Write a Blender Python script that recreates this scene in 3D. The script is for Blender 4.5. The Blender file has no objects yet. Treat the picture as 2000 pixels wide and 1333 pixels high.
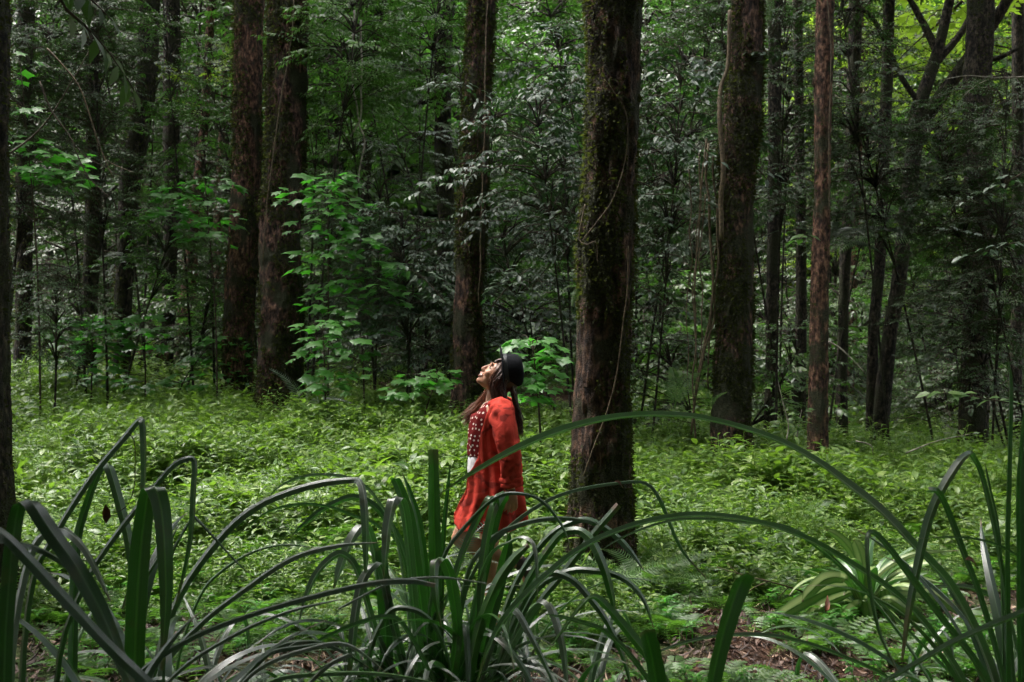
import bpy, math, random
import numpy as np
from mathutils import Matrix, Vector

rnd = random.Random(7)
RS = np.random.RandomState(11)

# ------------------------------------------------------------------ camera, world, sun, exposure
scene = bpy.context.scene
LENS = 35.0
FPX = LENS / 36.0 * 2000.0
CAMZ = 1.75
cam_d = bpy.data.cameras.new('camera')
cam_d.lens = LENS
cam_d.sensor_width = 36.0
cam_d.clip_end = 500.0
cam_d.clip_start = 0.05
cam_d.dof.use_dof = True
cam_d.dof.focus_distance = 6.2
cam_d.dof.aperture_fstop = 5.0
cam = bpy.data.objects.new('camera', cam_d)
scene.collection.objects.link(cam)
cam.location = (0, 0, CAMZ)
cam.rotation_euler = (math.radians(90), 0, 0)
scene.camera = cam

SUN_EL, SUN_AZ = math.radians(68), math.radians(-62)      # azimuth measured from +Y towards +X
world = bpy.data.worlds.new('World')
scene.world = world
world.use_nodes = True
wn = world.node_tree.nodes
wl = world.node_tree.links
wn.clear()
sky = wn.new('ShaderNodeTexSky')
sky.sky_type = 'NISHITA'
sky.sun_disc = False
sky.sun_elevation = SUN_EL
sky.sun_rotation = SUN_AZ
sky.air_density = 1.0
sky.dust_density = 4.0
sky.ozone_density = 1.0
hs = wn.new('ShaderNodeHueSaturation')
hs.inputs['Saturation'].default_value = 0.30
bg = wn.new('ShaderNodeBackground')
bg.inputs['Strength'].default_value = 0.15
wo = wn.new('ShaderNodeOutputWorld')
wl.new(sky.outputs[0], hs.inputs['Color'])
wl.new(hs.outputs[0], bg.inputs['Color'])
wl.new(bg.outputs[0], wo.inputs['Surface'])

sun_d = bpy.data.lights.new('sun', 'SUN')
sun_d.energy = 1.2
sun_d.angle = math.radians(32)
sun_d.color = (1.0, 0.96, 0.88)
sun = bpy.data.objects.new('sun', sun_d)
scene.collection.objects.link(sun)
sdir = Vector((math.sin(SUN_AZ) * math.cos(SUN_EL), math.cos(SUN_AZ) * math.cos(SUN_EL), math.sin(SUN_EL)))
sun.rotation_euler = sdir.to_track_quat('Z', 'Y').to_euler()
sun.location = sdir * 40

vs = scene.view_settings
vs.view_transform = 'Standard'
vs.look = 'None'
vs.gamma = 1.0
vs.use_curve_mapping = False
vs.exposure = 3.1

cy = scene.cycles
cy.max_bounces = 6
cy.diffuse_bounces = 3
cy.glossy_bounces = 2
cy.transmission_bounces = 4
cy.transparent_max_bounces = 6
cy.caustics_reflective = False
cy.caustics_refractive = False
cy.sample_clamp_indirect = 4.0
cy.use_denoising = True
cy.use_adaptive_sampling = True
cy.adaptive_threshold = 0.02

# ------------------------------------------------------------------ helpers
def W(px, py, Y):
    """photo pixel (2000x1333) at distance Y -> world point"""
    return np.array([(px - 1000.0) / FPX * Y, Y, CAMZ - (py - 666.5) / FPX * Y])

def _hash(i, j, k):
    n = (i * 374761393 + j * 668265263 + k * 2147483647 // 7) & 0x7fffffff
    n = (n ^ (n >> 13)) * 1274126177 & 0x7fffffff
    n = (n ^ (n >> 16)) * 1911520717 & 0x7fffffff
    return (n & 0xffffff) / float(0xffffff)

def vnoise(p):
    p = np.asarray(p, dtype=np.float64)
    i = np.floor(p).astype(np.int64)
    f = p - i
    f = f * f * (3 - 2 * f)
    r = 0
    for dx in (0, 1):
        for dy in (0, 1):
            for dz in (0, 1):
                w = (f[..., 0] if dx else 1 - f[..., 0]) * (f[..., 1] if dy else 1 - f[..., 1]) * (f[..., 2] if dz else 1 - f[..., 2])
                r = r + w * _hash(i[..., 0] + dx, i[..., 1] + dy, i[..., 2] + dz)
    return r * 2 - 1

def fbm(p, octv=4):
    p = np.asarray(p, dtype=np.float64)
    a, s, r = 1.0, 1.0, 0
    for o in range(octv):
        r = r + a * vnoise(p * s + 17.3 * o)
        a *= 0.5
        s *= 2.03
    return r

def unit(v):
    v = np.asarray(v, dtype=float)
    n = np.linalg.norm(v, axis=-1, keepdims=True)
    return v / np.maximum(n, 1e-9)

class MB:
    """collects verts/faces, builds one mesh"""
    def __init__(self):
        self.v, self.f, self.m, self.n = [], [], [], 0
        self.uv = None
    def add(self, v, f, mi=0):
        v = np.asarray(v, dtype=float)
        self.v.append(v)
        n = self.n
        for q in f:
            self.f.append(tuple(int(a) + n for a in q))
        self.m += [mi] * len(f)
        self.n += len(v)
    def mesh(self, name, mats, smooth=True):
        me = bpy.data.meshes.new(name)
        V = np.concatenate(self.v) if self.v else np.zeros((0, 3))
        me.from_pydata(V.tolist(), [], self.f)
        for m in mats:
            me.materials.append(m)
        if len(mats) > 1:
            me.polygons.foreach_set('material_index', self.m)
        if smooth:
            me.polygons.foreach_set('use_smooth', [True] * len(self.f))
        me.update()
        return me

def mesh_fast(name, V, F, mat, smooth=True):
    """V (n,3), F (m,k) same-size polygons"""
    me = bpy.data.meshes.new(name)
    F = np.asarray(F, dtype=np.int32)
    m, k = F.shape
    me.vertices.add(len(V))
    me.vertices.foreach_set('co', np.asarray(V, dtype=np.float32).ravel())
    me.loops.add(m * k)
    me.loops.foreach_set('vertex_index', F.ravel())
    me.polygons.add(m)
    me.polygons.foreach_set('loop_start', np.arange(0, m * k, k, dtype=np.int32))
    me.polygons.foreach_set('loop_total', np.full(m, k, dtype=np.int32))
    me.update(calc_edges=True)
    me.materials.append(mat)
    if smooth:
        me.polygons.foreach_set('use_smooth', [True] * m)
    return me

def link(name, data, parent=None, label=None, cat=None, group=None, kind=None):
    o = bpy.data.objects.new(name, data)
    scene.collection.objects.link(o)
    if parent is not None:
        o.parent = parent
        o.location = -parent.location
    if label: o['label'] = label
    if cat: o['category'] = cat
    if group: o['group'] = group
    if kind: o['kind'] = kind
    return o

def thing(name, loc, label, cat, group=None):
    o = link(name, None, None, label, cat, group)
    o.location = Vector([float(a) for a in loc])
    o.empty_display_size = 0.1
    return o

def place(o, parent, M):
    """world matrix M for a child of an unrotated parent"""
    o.parent = parent
    o.matrix_basis = Matrix.Translation(-parent.location) @ M

def frame_matrix(p, d, n, s):
    d = Vector([float(a) for a in d]).normalized()
    n = Vector([float(a) for a in n])
    x = d.cross(n)
    if x.length < 1e-4:
        x = d.cross(Vector((1, 0, 0.1)))
    x.normalize()
    z = x.cross(d)
    M = Matrix(((x.x, d.x, z.x, 0), (x.y, d.y, z.y, 0), (x.z, d.z, z.z, 0), (0, 0, 0, 1)))
    return Matrix.Translation(Vector([float(a) for a in p])) @ M @ Matrix.Scale(float(s), 4)

def scatter(pv, pf, pos, dr, nr, sc, sx=None):
    """instances of a proto (verts pv, equal-size faces pf) merged: returns V, F"""
    d = unit(dr)
    x = unit(np.cross(d, nr))
    z = np.cross(x, d)
    sc = np.asarray(sc).reshape(-1, 1, 1)
    P = pv[None, :, :] * sc
    if sx is not None:
        P = P.copy()
        P[:, :, 0] *= np.asarray(sx).reshape(-1, 1)
    V = P[:, :, 0:1] * x[:, None, :] + P[:, :, 1:2] * d[:, None, :] + P[:, :, 2:3] * z[:, None, :] + np.asarray(pos)[:, None, :]
    F = pf[None, :, :] + (np.arange(len(pos)) * len(pv))[:, None, None]
    return V.reshape(-1, 3), F.reshape(-1, pf.shape[1])

def catmull(P, n):
    P = np.asarray(P, dtype=float)
    if len(P) == 2:
        t = np.linspace(0, 1, n)[:, None]
        return P[0] * (1 - t) + P[1] * t
    Q = np.vstack([2 * P[0] - P[1], P, 2 * P[-1] - P[-2]])
    seg = len(P) - 1
    t = np.linspace(0, seg, n)
    i = np.minimum(t.astype(int), seg - 1)
    u = (t - i)[:, None]
    a, b, c, d = Q[i], Q[i + 1], Q[i + 2], Q[i + 3]
    return 0.5 * (2 * b + (c - a) * u + (2 * a - 5 * b + 4 * c - d) * u ** 2 + (3 * b - a - 3 * c + d) * u ** 3)

def tube(mb, P, R, n=5, mi=0, cap=True):
    P = np.asarray(P, dtype=float)
    m = len(P)
    R = np.full(m, R) if np.isscalar(R) else np.asarray(R, dtype=float)
    T = unit(np.gradient(P, axis=0))
    ref = np.array([0.31, 0.95, 0.05]) if abs(T[0][2]) > 0.8 else np.array([0.05, 0.1, 1.0])
    A = unit(np.cross(T, ref))
    B = np.cross(T, A)
    th = np.linspace(0, 2 * math.pi, n, endpoint=False)
    V = P[:, None, :] + R[:, None, None] * (np.cos(th)[None, :, None] * A[:, None, :] + np.sin(th)[None, :, None] * B[:, None, :])
    F = []
    for i in range(m - 1):
        for j in range(n):
            k = (j + 1) % n
            F.append((i * n + j, i * n + k, (i + 1) * n + k, (i + 1) * n + j))
    if cap:
        F.append(tuple(range(n))[::-1])
        F.append(tuple((m - 1) * n + j for j in range(n)))
    mb.add(V.reshape(-1, 3), F, mi)

def ribbon(P, Lv, w, fold, mat, name='leaf', cut=False):
    """P centre line (n,3), Lv lateral vectors, w widths; V shaped cross-section"""
    n = len(P)
    T = unit(np.gradient(P, axis=0))
    Lv = unit(Lv - (Lv * T).sum(-1, keepdims=True) * T)
    Nn = np.cross(Lv, T)
    us = np.array([-1, -.5, 0, .5, 1.0])
    dz = fold * (np.abs(us) - .5) + 0.06 * np.array([-1, 0, 0, 0, -1])
    V = P[:, None, :] + w[:, None, None] * .5 * (us[None, :, None] * Lv[:, None, :] + dz[None, :, None] * Nn[:, None, :])
    F = [(i * 5 + j, i * 5 + j + 1, (i + 1) * 5 + j + 1, (i + 1) * 5 + j) for i in range(n - 1) for j in range(4)]
    me = bpy.data.meshes.new(name)
    me.from_pydata(V.reshape(-1, 3).tolist(), [], F)
    uvl = me.uv_layers.new(name='UVMap')
    vi = np.zeros(len(me.loops), dtype=np.int32); me.loops.foreach_get('vertex_index', vi)
    uu = (us[vi % 5] + 1) / 2; vv = (vi // 5) / (n - 1)
    uvl.data.foreach_set('uv', np.stack([uu, vv], -1).astype(np.float32).ravel())
    me.materials.append(mat)
    me.polygons.foreach_set('use_smooth', [True] * len(F))
    me.update()
    ev = np.zeros(len(me.edges) * 2, dtype=np.int32); me.edges.foreach_get('vertices', ev); ev = ev.reshape(-1, 2)
    at = me.attributes.new('sharp_edge', 'BOOLEAN', 'EDGE')
    at.data.foreach_set('value', ((ev[:, 0] % 5 == 2) & (ev[:, 1] % 5 == 2)))
    return me

# ------------------------------------------------------------------ materials
def new_mat(name):
    m = bpy.data.materials.new(name)
    m.use_nodes = True
    nt = m.node_tree
    nt.nodes.clear()
    return m, nt.nodes, nt.links

def math_node(N, L, op, a, b=None, clamp=False):
    n = N.new('ShaderNodeMath')
    n.operation = op
    n.use_clamp = clamp
    for i, x in enumerate((a, b)):
        if x is None: continue
        if isinstance(x, (int, float)): n.inputs[i].default_value = x
        else: L.new(x, n.inputs[i])
    return n.outputs[0]

def ramp(N, L, fac, stops):
    r = N.new('ShaderNodeValToRGB')
    e = r.color_ramp.elements
    while len(e) < len(stops): e.new(0.5)
    for i, (p, c) in enumerate(stops):
        e[i].position = p
        e[i].color = (c[0], c[1], c[2], 1)
    L.new(fac, r.inputs[0])
    return r.outputs[0]

def leaf_mat(name, stops, rough=0.4, spec=0.5, trans=0.3, tcol=(0.12, 0.35, 0.03), coat=0.0, vein=0.0):
    m, N, L = new_mat(name)
    geo = N.new('ShaderNodeNewGeometry')
    oi = N.new('ShaderNodeObjectInfo')
    s = math_node(N, L, 'MULTIPLY', geo.outputs['Random Per Island'], 0.6)
    s2 = math_node(N, L, 'MULTIPLY', oi.outputs['Random'], 0.4)
    fac = math_node(N, L, 'ADD', s, s2)
    col = ramp(N, L, fac, stops)
    tc = N.new('ShaderNodeTexCoord')
    nz = N.new('ShaderNodeTexNoise')
    nz.inputs['Scale'].default_value = 35.0 if vein else 9.0
    L.new(tc.outputs['Object'], nz.inputs['Vector'])
    mx = N.new('ShaderNodeMixRGB')
    mx.blend_type = 'MULTIPLY'
    mx.inputs[0].default_value = 0.6
    L.new(col, mx.inputs[1])
    L.new(ramp(N, L, nz.outputs[0], [(0.3, (0.45, 0.45, 0.45)), (0.7, (1.25, 1.25, 1.25))]), mx.inputs[2])
    b = N.new('ShaderNodeBsdfPrincipled')
    L.new(mx.outputs[0], b.inputs['Base Color'])
    b.inputs['Roughness'].default_value = rough
    b.inputs['Specular IOR Level'].default_value = spec
    bump = N.new('ShaderNodeBump')
    bump.inputs['Strength'].default_value = 0.35
    bump.inputs['Distance'].default_value = 0.004
    L.new(nz.outputs[0], bump.inputs['Height'])
    L.new(bump.outputs[0], b.inputs['Normal'])
    t = N.new('ShaderNodeBsdfTranslucent')
    t.inputs[0].default_value = (*tcol, 1)
    mix = N.new('ShaderNodeMixShader')
    mix.inputs[0].default_value = trans
    L.new(b.outputs[0], mix.inputs[1])
    L.new(t.outputs[0], mix.inputs[2])
    o = N.new('ShaderNodeOutputMaterial')
    L.new(mix.outputs[0], o.inputs[0])
    return m

def plain_mat(name, col, rough=0.6, spec=0.3, nscale=0, namt=0.3, bump=0.0, col2=None):
    m, N, L = new_mat(name)
    b = N.new('ShaderNodeBsdfPrincipled')
    b.inputs['Base Color'].default_value = (*col, 1)
    b.inputs['Roughness'].default_value = rough
    b.inputs['Specular IOR Level'].default_value = spec
    if nscale:
        tc = N.new('ShaderNodeTexCoord')
        nz = N.new('ShaderNodeTexNoise')
        nz.inputs['Scale'].default_value = nscale
        nz.inputs['Detail'].default_value = 5
        L.new(tc.outputs['Object'], nz.inputs['Vector'])
        c2 = col2 or tuple(c * (1 - namt) for c in col)
        L.new(ramp(N, L, nz.outputs[0], [(0.35, c2), (0.65, col)]), b.inputs['Base Color'])
        if bump:
            bp = N.new('ShaderNodeBump')
            bp.inputs['Strength'].default_value = 0.8
            bp.inputs['Distance'].default_value = bump
            L.new(nz.outputs[0], bp.inputs['Height'])
            L.new(bp.outputs[0], b.inputs['Normal'])
    o = N.new('ShaderNodeOutputMaterial')
    L.new(b.outputs[0], o.inputs[0])
    return m

def bark_mat(name, c_dark, c_mid, c_hi, moss=(0.034, 0.036, 0.018), moss_amt=0.5, vscale=1.0):
    m, N, L = new_mat(name)
    tc = N.new('ShaderNodeTexCoord')
    mp = N.new('ShaderNodeMapping')
    mp.inputs['Scale'].default_value = (1, 1, 0.5)
    L.new(tc.outputs['Object'], mp.inputs[0])
    n1 = N.new('ShaderNodeTexNoise')
    n1.inputs['Scale'].default_value = 22 * vscale
    n1.inputs['Detail'].default_value = 8
    n1.inputs['Roughness'].default_value = 0.65
    L.new(mp.outputs[0], n1.inputs[0])
    n2 = N.new('ShaderNodeTexNoise')
    n2.inputs['Scale'].default_value = 3.2 * vscale
    n2.inputs['Detail'].default_value = 6
    L.new(tc.outputs['Object'], n2.inputs[0])
    n3 = N.new('ShaderNodeTexNoise')
    n3.inputs['Scale'].default_value = 90 * vscale
    n3.inputs['Detail'].default_value = 4
    L.new(tc.outputs['Object'], n3.inputs[0])
    base = ramp(N, L, n1.outputs[0], [(0.40, c_dark), (0.52, c_mid), (0.66, c_hi)])
    thr = 0.62 - 0.3 * moss_amt
    fac = ramp(N, L, n2.outputs[0], [(thr, (0, 0, 0)), (thr + 0.1, (1, 1, 1))])
    mossc = ramp(N, L, n3.outputs[0], [(0.35, tuple(c * 0.4 for c in moss)), (0.65, tuple(c * 1.5 for c in moss))])
    mx = N.new('ShaderNodeMixRGB')
    L.new(fac, mx.inputs[0]); L.new(base, mx.inputs[1]); L.new(mossc, mx.inputs[2])
    # pale lichen flecks
    v = N.new('ShaderNodeTexVoronoi')
    v.inputs['Scale'].default_value = 14
    L.new(tc.outputs['Object'], v.inputs[0])
    vf = ramp(N, L, v.outputs['Distance'], [(0.0, (1, 1, 1)), (0.09, (1, 1, 1)), (0.12, (0, 0, 0))])
    sel = math_node(N, L, 'MULTIPLY', vf, math_node(N, L, 'GREATER_THAN', n1.outputs[0], 0.6))
    mx2 = N.new('ShaderNodeMixRGB')
    L.new(sel, mx2.inputs[0]); L.new(mx.outputs[0], mx2.inputs[1])
    mx2.inputs[2].default_value = (0.24, 0.22, 0.17, 1)
    b = N.new('ShaderNodeBsdfPrincipled')
    b.inputs['Roughness'].default_value = 0.85
    b.inputs['Specular IOR Level'].default_value = 0.2
    L.new(mx2.outputs[0], b.inputs['Base Color'])
    h = math_node(N, L, 'ADD', n1.outputs[0], math_node(N, L, 'MULTIPLY', n3.outputs[0], 0.5))
    bp = N.new('ShaderNodeBump')
    bp.inputs['Strength'].default_value = 1.0
    bp.inputs['Distance'].default_value = 0.05
    L.new(h, bp.inputs['Height'])
    L.new(bp.outputs[0], b.inputs['Normal'])
    o = N.new('ShaderNodeOutputMaterial')
    L.new(b.outputs[0], o.inputs[0])
    return m

M = {}
M['bark_red'] = bark_mat('bark_red', (0.010, 0.006, 0.005), (0.062, 0.034, 0.025), (0.23, 0.125, 0.085), moss_amt=0.5)
M['bark_mossy'] = bark_mat('bark_mossy', (0.012, 0.008, 0.007), (0.062, 0.038, 0.027), (0.22, 0.125, 0.085), moss_amt=0.62)
M['bark_tan'] = bark_mat('bark_tan', (0.018, 0.011, 0.008), (0.095, 0.050, 0.034), (0.30, 0.165, 0.105), moss_amt=0.4)
M['bark_dark'] = bark_mat('bark_dark', (0.008, 0.007, 0.006), (0.032, 0.026, 0.019), (0.11, 0.085, 0.06), moss_amt=0.45)
M['bark_pale'] = bark_mat('bark_pale', (0.05, 0.035, 0.026), (0.15, 0.095, 0.065), (0.30, 0.20, 0.14), moss_amt=0.1)
M['twig'] = plain_mat('twig', (0.06, 0.045, 0.03), 0.8, 0.2, 20, 0.5)
M['vine'] = plain_mat('vine', (0.12, 0.09, 0.055), 0.7, 0.2, 30, 0.6)
M['vine_pale'] = plain_mat('vine_pale', (0.30, 0.27, 0.22), 0.7, 0.2, 18, 0.65)
M['moss'] = leaf_mat('moss', [(0.0, (0.008, 0.009, 0.005)), (0.6, (0.028, 0.030, 0.011)), (0.85, (0.06, 0.065, 0.02)), (1.0, (0.16, 0.17, 0.06))], 0.8, 0.15, 0.3, (0.10, 0.13, 0.02))
M['glossy'] = leaf_mat('leaf_glossy', [(0.0, (0.018, 0.035, 0.018)), (0.6, (0.035, 0.06, 0.03)), (1.0, (0.08, 0.11, 0.06))], 0.48, 0.5, 0.15, (0.05, 0.16, 0.03))
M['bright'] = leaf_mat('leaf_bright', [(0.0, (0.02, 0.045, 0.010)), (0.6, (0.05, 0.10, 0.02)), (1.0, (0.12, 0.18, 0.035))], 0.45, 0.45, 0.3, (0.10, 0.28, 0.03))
M['yellow'] = leaf_mat('leaf_yellow', [(0.0, (0.04, 0.08, 0.012)), (0.6, (0.09, 0.15, 0.02)), (1.0, (0.16, 0.22, 0.035))], 0.45, 0.4, 0.4, (0.25, 0.42, 0.03))  # yellow green puts the look of sunlight into the leaf colour
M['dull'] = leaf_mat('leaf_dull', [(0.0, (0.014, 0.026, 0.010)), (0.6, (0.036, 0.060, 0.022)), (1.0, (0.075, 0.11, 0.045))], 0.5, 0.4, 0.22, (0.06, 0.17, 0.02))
M['maple'] = leaf_mat('leaf_lobed', [(0.0, (0.03, 0.10, 0.012)), (0.6, (0.055, 0.16, 0.022)), (1.0, (0.11, 0.24, 0.04))], 0.42, 0.5, 0.35, (0.10, 0.50, 0.03))
M['cover'] = leaf_mat('leaf_cover', [(0.0, (0.025, 0.065, 0.010)), (0.5, (0.072, 0.135, 0.022)), (1.0, (0.19, 0.25, 0.07))], 0.45, 0.45, 0.3, (0.22, 0.42, 0.03))
M['fern'] = leaf_mat('leaf_fern', [(0.0, (0.03, 0.075, 0.014)), (0.6, (0.06, 0.13, 0.025)), (1.0, (0.12, 0.18, 0.05))], 0.45, 0.45, 0.3, (0.14, 0.35, 0.03))
M['fern_silver'] = leaf_mat('leaf_silver', [(0.0, (0.10, 0.13, 0.10)), (1.0, (0.24, 0.28, 0.22))], 0.4, 0.6, 0.2, (0.15, 0.22, 0.12))
# ------------------------------------------------------------------ terrain
_CP = np.array([
 (0, 3, 0), (-3, 3, 0.0), (3, 3, 0), (0, 6, 0), (-2.5, 6, .02), (2.5, 6, 0), (0.6, 7, .03), (-3.2, 8, .12), (3.5, 8, .03),
 (0, 9.5, .26), (-5, 11, .42), (4.0, 10.5, .08), (-3.4, 14, .50), (-0.6, 12.5, .52), (2.6, 11.5, .22), (4, 14, .05), (7, 14, -.25), (-8, 18, .85),
 (0, 18, .8), (7, 18, -.35), (12, 20, -.4), (-10, 25, 1.15), (0, 26, 1.0), (12, 28, 0.0), (-14, 34, 1.5), (0, 36, 1.3),
 (14, 38, .6), (0, 60, 3), (-30, 60, 4), (30, 60, 3), (-20, 10, .8), (20, 10, -.1), (0, -10, 0), (-20, -10, .2), (20, -10, .0),
 (-40, 20, 2), (40, 20, .5), (0, 100, 5), (-60, 90, 6), (60, 90, 5), (0, -60, 0)], dtype=float)

def ground(x, y):
    x = np.asarray(x, dtype=float); y = np.asarray(y, dtype=float)
    d2 = (x[..., None] - _CP[:, 0]) ** 2 + (y[..., None] - _CP[:, 1]) ** 2
    w = 1.0 / (d2 + 1.2) ** 2
    z = (w * _CP[:, 2]).sum(-1) / w.sum(-1)
    p = np.stack([x * 0.9, y * 0.9, x * 0 + 3], -1)
    return z + 0.035 * fbm(p, 3)

def gz(x, y):
    return float(ground(np.array([x]), np.array([y]))[0])

def axis(lo, hi, fine_lo, fine_hi, fs, n):
    a = np.arange(fine_lo, fine_hi, fs)
    l = fine_lo - (fine_lo - lo) * (np.linspace(0, 1, n)[1:] ** 2)
    h = fine_hi + (hi - fine_hi) * (np.linspace(0, 1, n) ** 2)
    return np.concatenate([l[::-1], a, h])

gx = axis(-150, 150, -7, 7, 0.09, 40)
gy = axis(-100, 180, 2, 14, 0.09, 50)
GX, GY = np.meshgrid(gx, gy)
GZ = ground(GX, GY)
GZ += 0.012 * fbm(np.stack([GX * 6, GY * 6, GX * 0], -1), 3) * (np.abs(GX) < 8) * (GY > 1) * (GY < 15)
nx, ny = len(gx), len(gy)
idx = np.arange(nx * ny).reshape(ny, nx)
GF = np.stack([idx[:-1, :-1], idx[:-1, 1:], idx[1:, 1:], idx[1:, :-1]], -1).reshape(-1, 4)

m, N, L = new_mat('forest_soil')
tc = N.new('ShaderNodeTexCoord')
n1 = N.new('ShaderNodeTexNoise'); n1.inputs['Scale'].default_value = 14; n1.inputs['Detail'].default_value = 9; n1.inputs['Roughness'].default_value = 0.7
n2 = N.new('ShaderNodeTexVoronoi'); n2.inputs['Scale'].default_value = 45
n3 = N.new('ShaderNodeTexNoise'); n3.inputs['Scale'].default_value = 0.5; n3.inputs['Detail'].default_value = 4
for n in (n1, n2, n3): L.new(tc.outputs['Object'], n.inputs['Vector'])
c = ramp(N, L, n1.outputs[0], [(0.3, (0.012, 0.008, 0.006)), (0.52, (0.05, 0.026, 0.017)), (0.75, (0.14, 0.075, 0.045))])
g = ramp(N, L, n1.outputs[0], [(0.3, (0.012, 0.02, 0.006)), (0.7, (0.05, 0.08, 0.02))])
mx = N.new('ShaderNodeMixRGB')
L.new(ramp(N, L, n3.outputs[0], [(0.5, (0, 0, 0)), (0.62, (1, 1, 1))]), mx.inputs[0]); L.new(c, mx.inputs[1]); L.new(g, mx.inputs[2])
b = N.new('ShaderNodeBsdfPrincipled'); b.inputs['Roughness'].default_value = 0.9; b.inputs['Specular IOR Level'].default_value = 0.15
L.new(mx.outputs[0], b.inputs['Base Color'])
bp = N.new('ShaderNodeBump'); bp.inputs['Distance'].default_value = 0.03; bp.inputs['Strength'].default_value = 1
L.new(math_node(N, L, 'ADD', n1.outputs[0], math_node(N, L, 'MULTIPLY', n2.outputs['Distance'], 0.5)), bp.inputs['Height']); L.new(bp.outputs[0], b.inputs['Normal'])
o = N.new('ShaderNodeOutputMaterial'); L.new(b.outputs[0], o.inputs[0])
M['soil'] = m
link('ground', mesh_fast('ground', np.stack([GX.ravel(), GY.ravel(), GZ.ravel()], -1), GF, M['soil']), kind='structure')

# ------------------------------------------------------------------ leaf protos (base at origin, along +Y, face +Z)
def lance(w=0.28, fold=0.25, droop=0.25):
    rows = [(0.0, 0.0), (0.28, 0.85), (0.6, 0.9), (1.0, 0.0)]
    v = [(0, 0, 0)]
    for y, k in rows[1:3]:
        hw = w * 0.5 * k
        z = -droop * y * y
        v += [(-hw, y, z + fold * hw), (0, y, z), (hw, y, z + fold * hw)]
    v.append((0, 1, -droop))
    f = [(0, 2, 1), (0, 3, 2), (1, 2, 5), (1, 5, 4), (2, 3, 6), (2, 6, 5), (4, 5, 7), (5, 6, 7)]
    return np.array(v, float), np.array(f)

def lance_small(w=0.35, droop=0.2):
    v = [(0, 0, 0), (-w / 2, 0.45, -droop * 0.15), (w / 2, 0.45, -droop * 0.15), (0, 1, -droop)]
    return np.array(v, float), np.array([(0, 2, 1), (1, 2, 3)])

def lobed(seed, lobes=7):
    r = random.Random(seed)
    v = [(0, 0, 0), (0, 0.42, 0.04)]
    n = lobes
    ang0, ang1 = math.radians(-152), math.radians(152)
    pts = []
    for i in range(n):
        a = ang0 + (ang1 - ang0) * i / (n - 1)
        c = 0.5 + 0.5 * math.cos(a * 0.85)
        ln = 0.30 + 0.30 * c + r.uniform(-.03, .03)
        pts.append((a - 0.10, ln * 0.80)); pts.append((a, ln)); pts.append((a + 0.10, ln * 0.80))
        if i < n - 1:
            pts.append((a + (ang1 - ang0) / (n - 1) / 2, ln * 0.60))
    for a, l in pts:
        x, y = math.sin(a) * l, 0.42 + math.cos(a) * l
        z = -0.45 * (x * x + (y - 0.42) ** 2) + 0.05 * math.cos(a * (n - 1)) * l + r.uniform(-.01, .01)
        v.append((x, y, z))
    f = [(1, i + 1, i) for i in range(2, 2 + len(pts) - 1)]
    f += [(1, 0, len(pts) + 1), (1, 2, 0)]
    # petiole
    v += [(-0.012, -0.5, -0.06), (0.012, -0.5, -0.06)]
    k = len(v)
    f += [(0, k - 2, k - 1)]
    return np.array(v, float), np.array(f)

def frond(npair=16, w=0.30, droop=0.45, curl=0.0, sub=2):
    """fern frond: rachis strip + tapered pinnae"""
    V, F = [], []
    def q(t):
        return np.array([curl * t * t, t * (1 - 0.18 * t), 0.30 * t - (droop + .3) * t * t])
    R = 8
    for i in range(R + 1):
        p = q(i / R)
        h = 0.008 * (1 - 0.7 * i / R)
        V += [p + (-h, 0, 0), p + (h, 0, 0)]
    for i in range(R):
        a = 2 * i
        F += [(a, a + 1, a + 3), (a, a + 3, a + 2)]
    for i in range(npair):
        t = 0.16 + 0.82 * i / (npair - 1)
        p = q(t)
        ln = w * math.sin(math.pi * min(1, (0.22 + 0.78 * (1 - t) * 1.15))) ** 0.8 * (1 if t < .8 else 1)
        ln = w * (0.12 + 0.88 * (1 - t) ** 0.75) * (0.55 + 0.45 * min(1, (t - 0.1) / 0.2))
        th = 0.27 * 0.82 / npair
        for s in (-1, 1):
            e = p + np.array([s * ln, ln * 0.28, -ln * 0.25])
            mid = p + np.array([s * ln * 0.55, ln * 0.12, -ln * 0.05])
            k = len(V)
            V += [p + (0, -th * .7, 0), p + (0, th * .7, 0), mid + (0, th, 0), mid + (0, -th, 0), e]
            F += [(k, k + 1, k + 2), (k, k + 2, k + 3), (k + 3, k + 2, k + 4)]
    return np.array(V, float), np.array(F)

# ------------------------------------------------------------------ ground cover protos (scattered by geometry nodes: nobody could count them)
proto_col = bpy.data.collections.new('cover_protos')
def proto(name, V, F, mat):
    o = bpy.data.objects.new(name, mesh_fast(name, V, F, mat))
    proto_col.objects.link(o)
    return o

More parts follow.
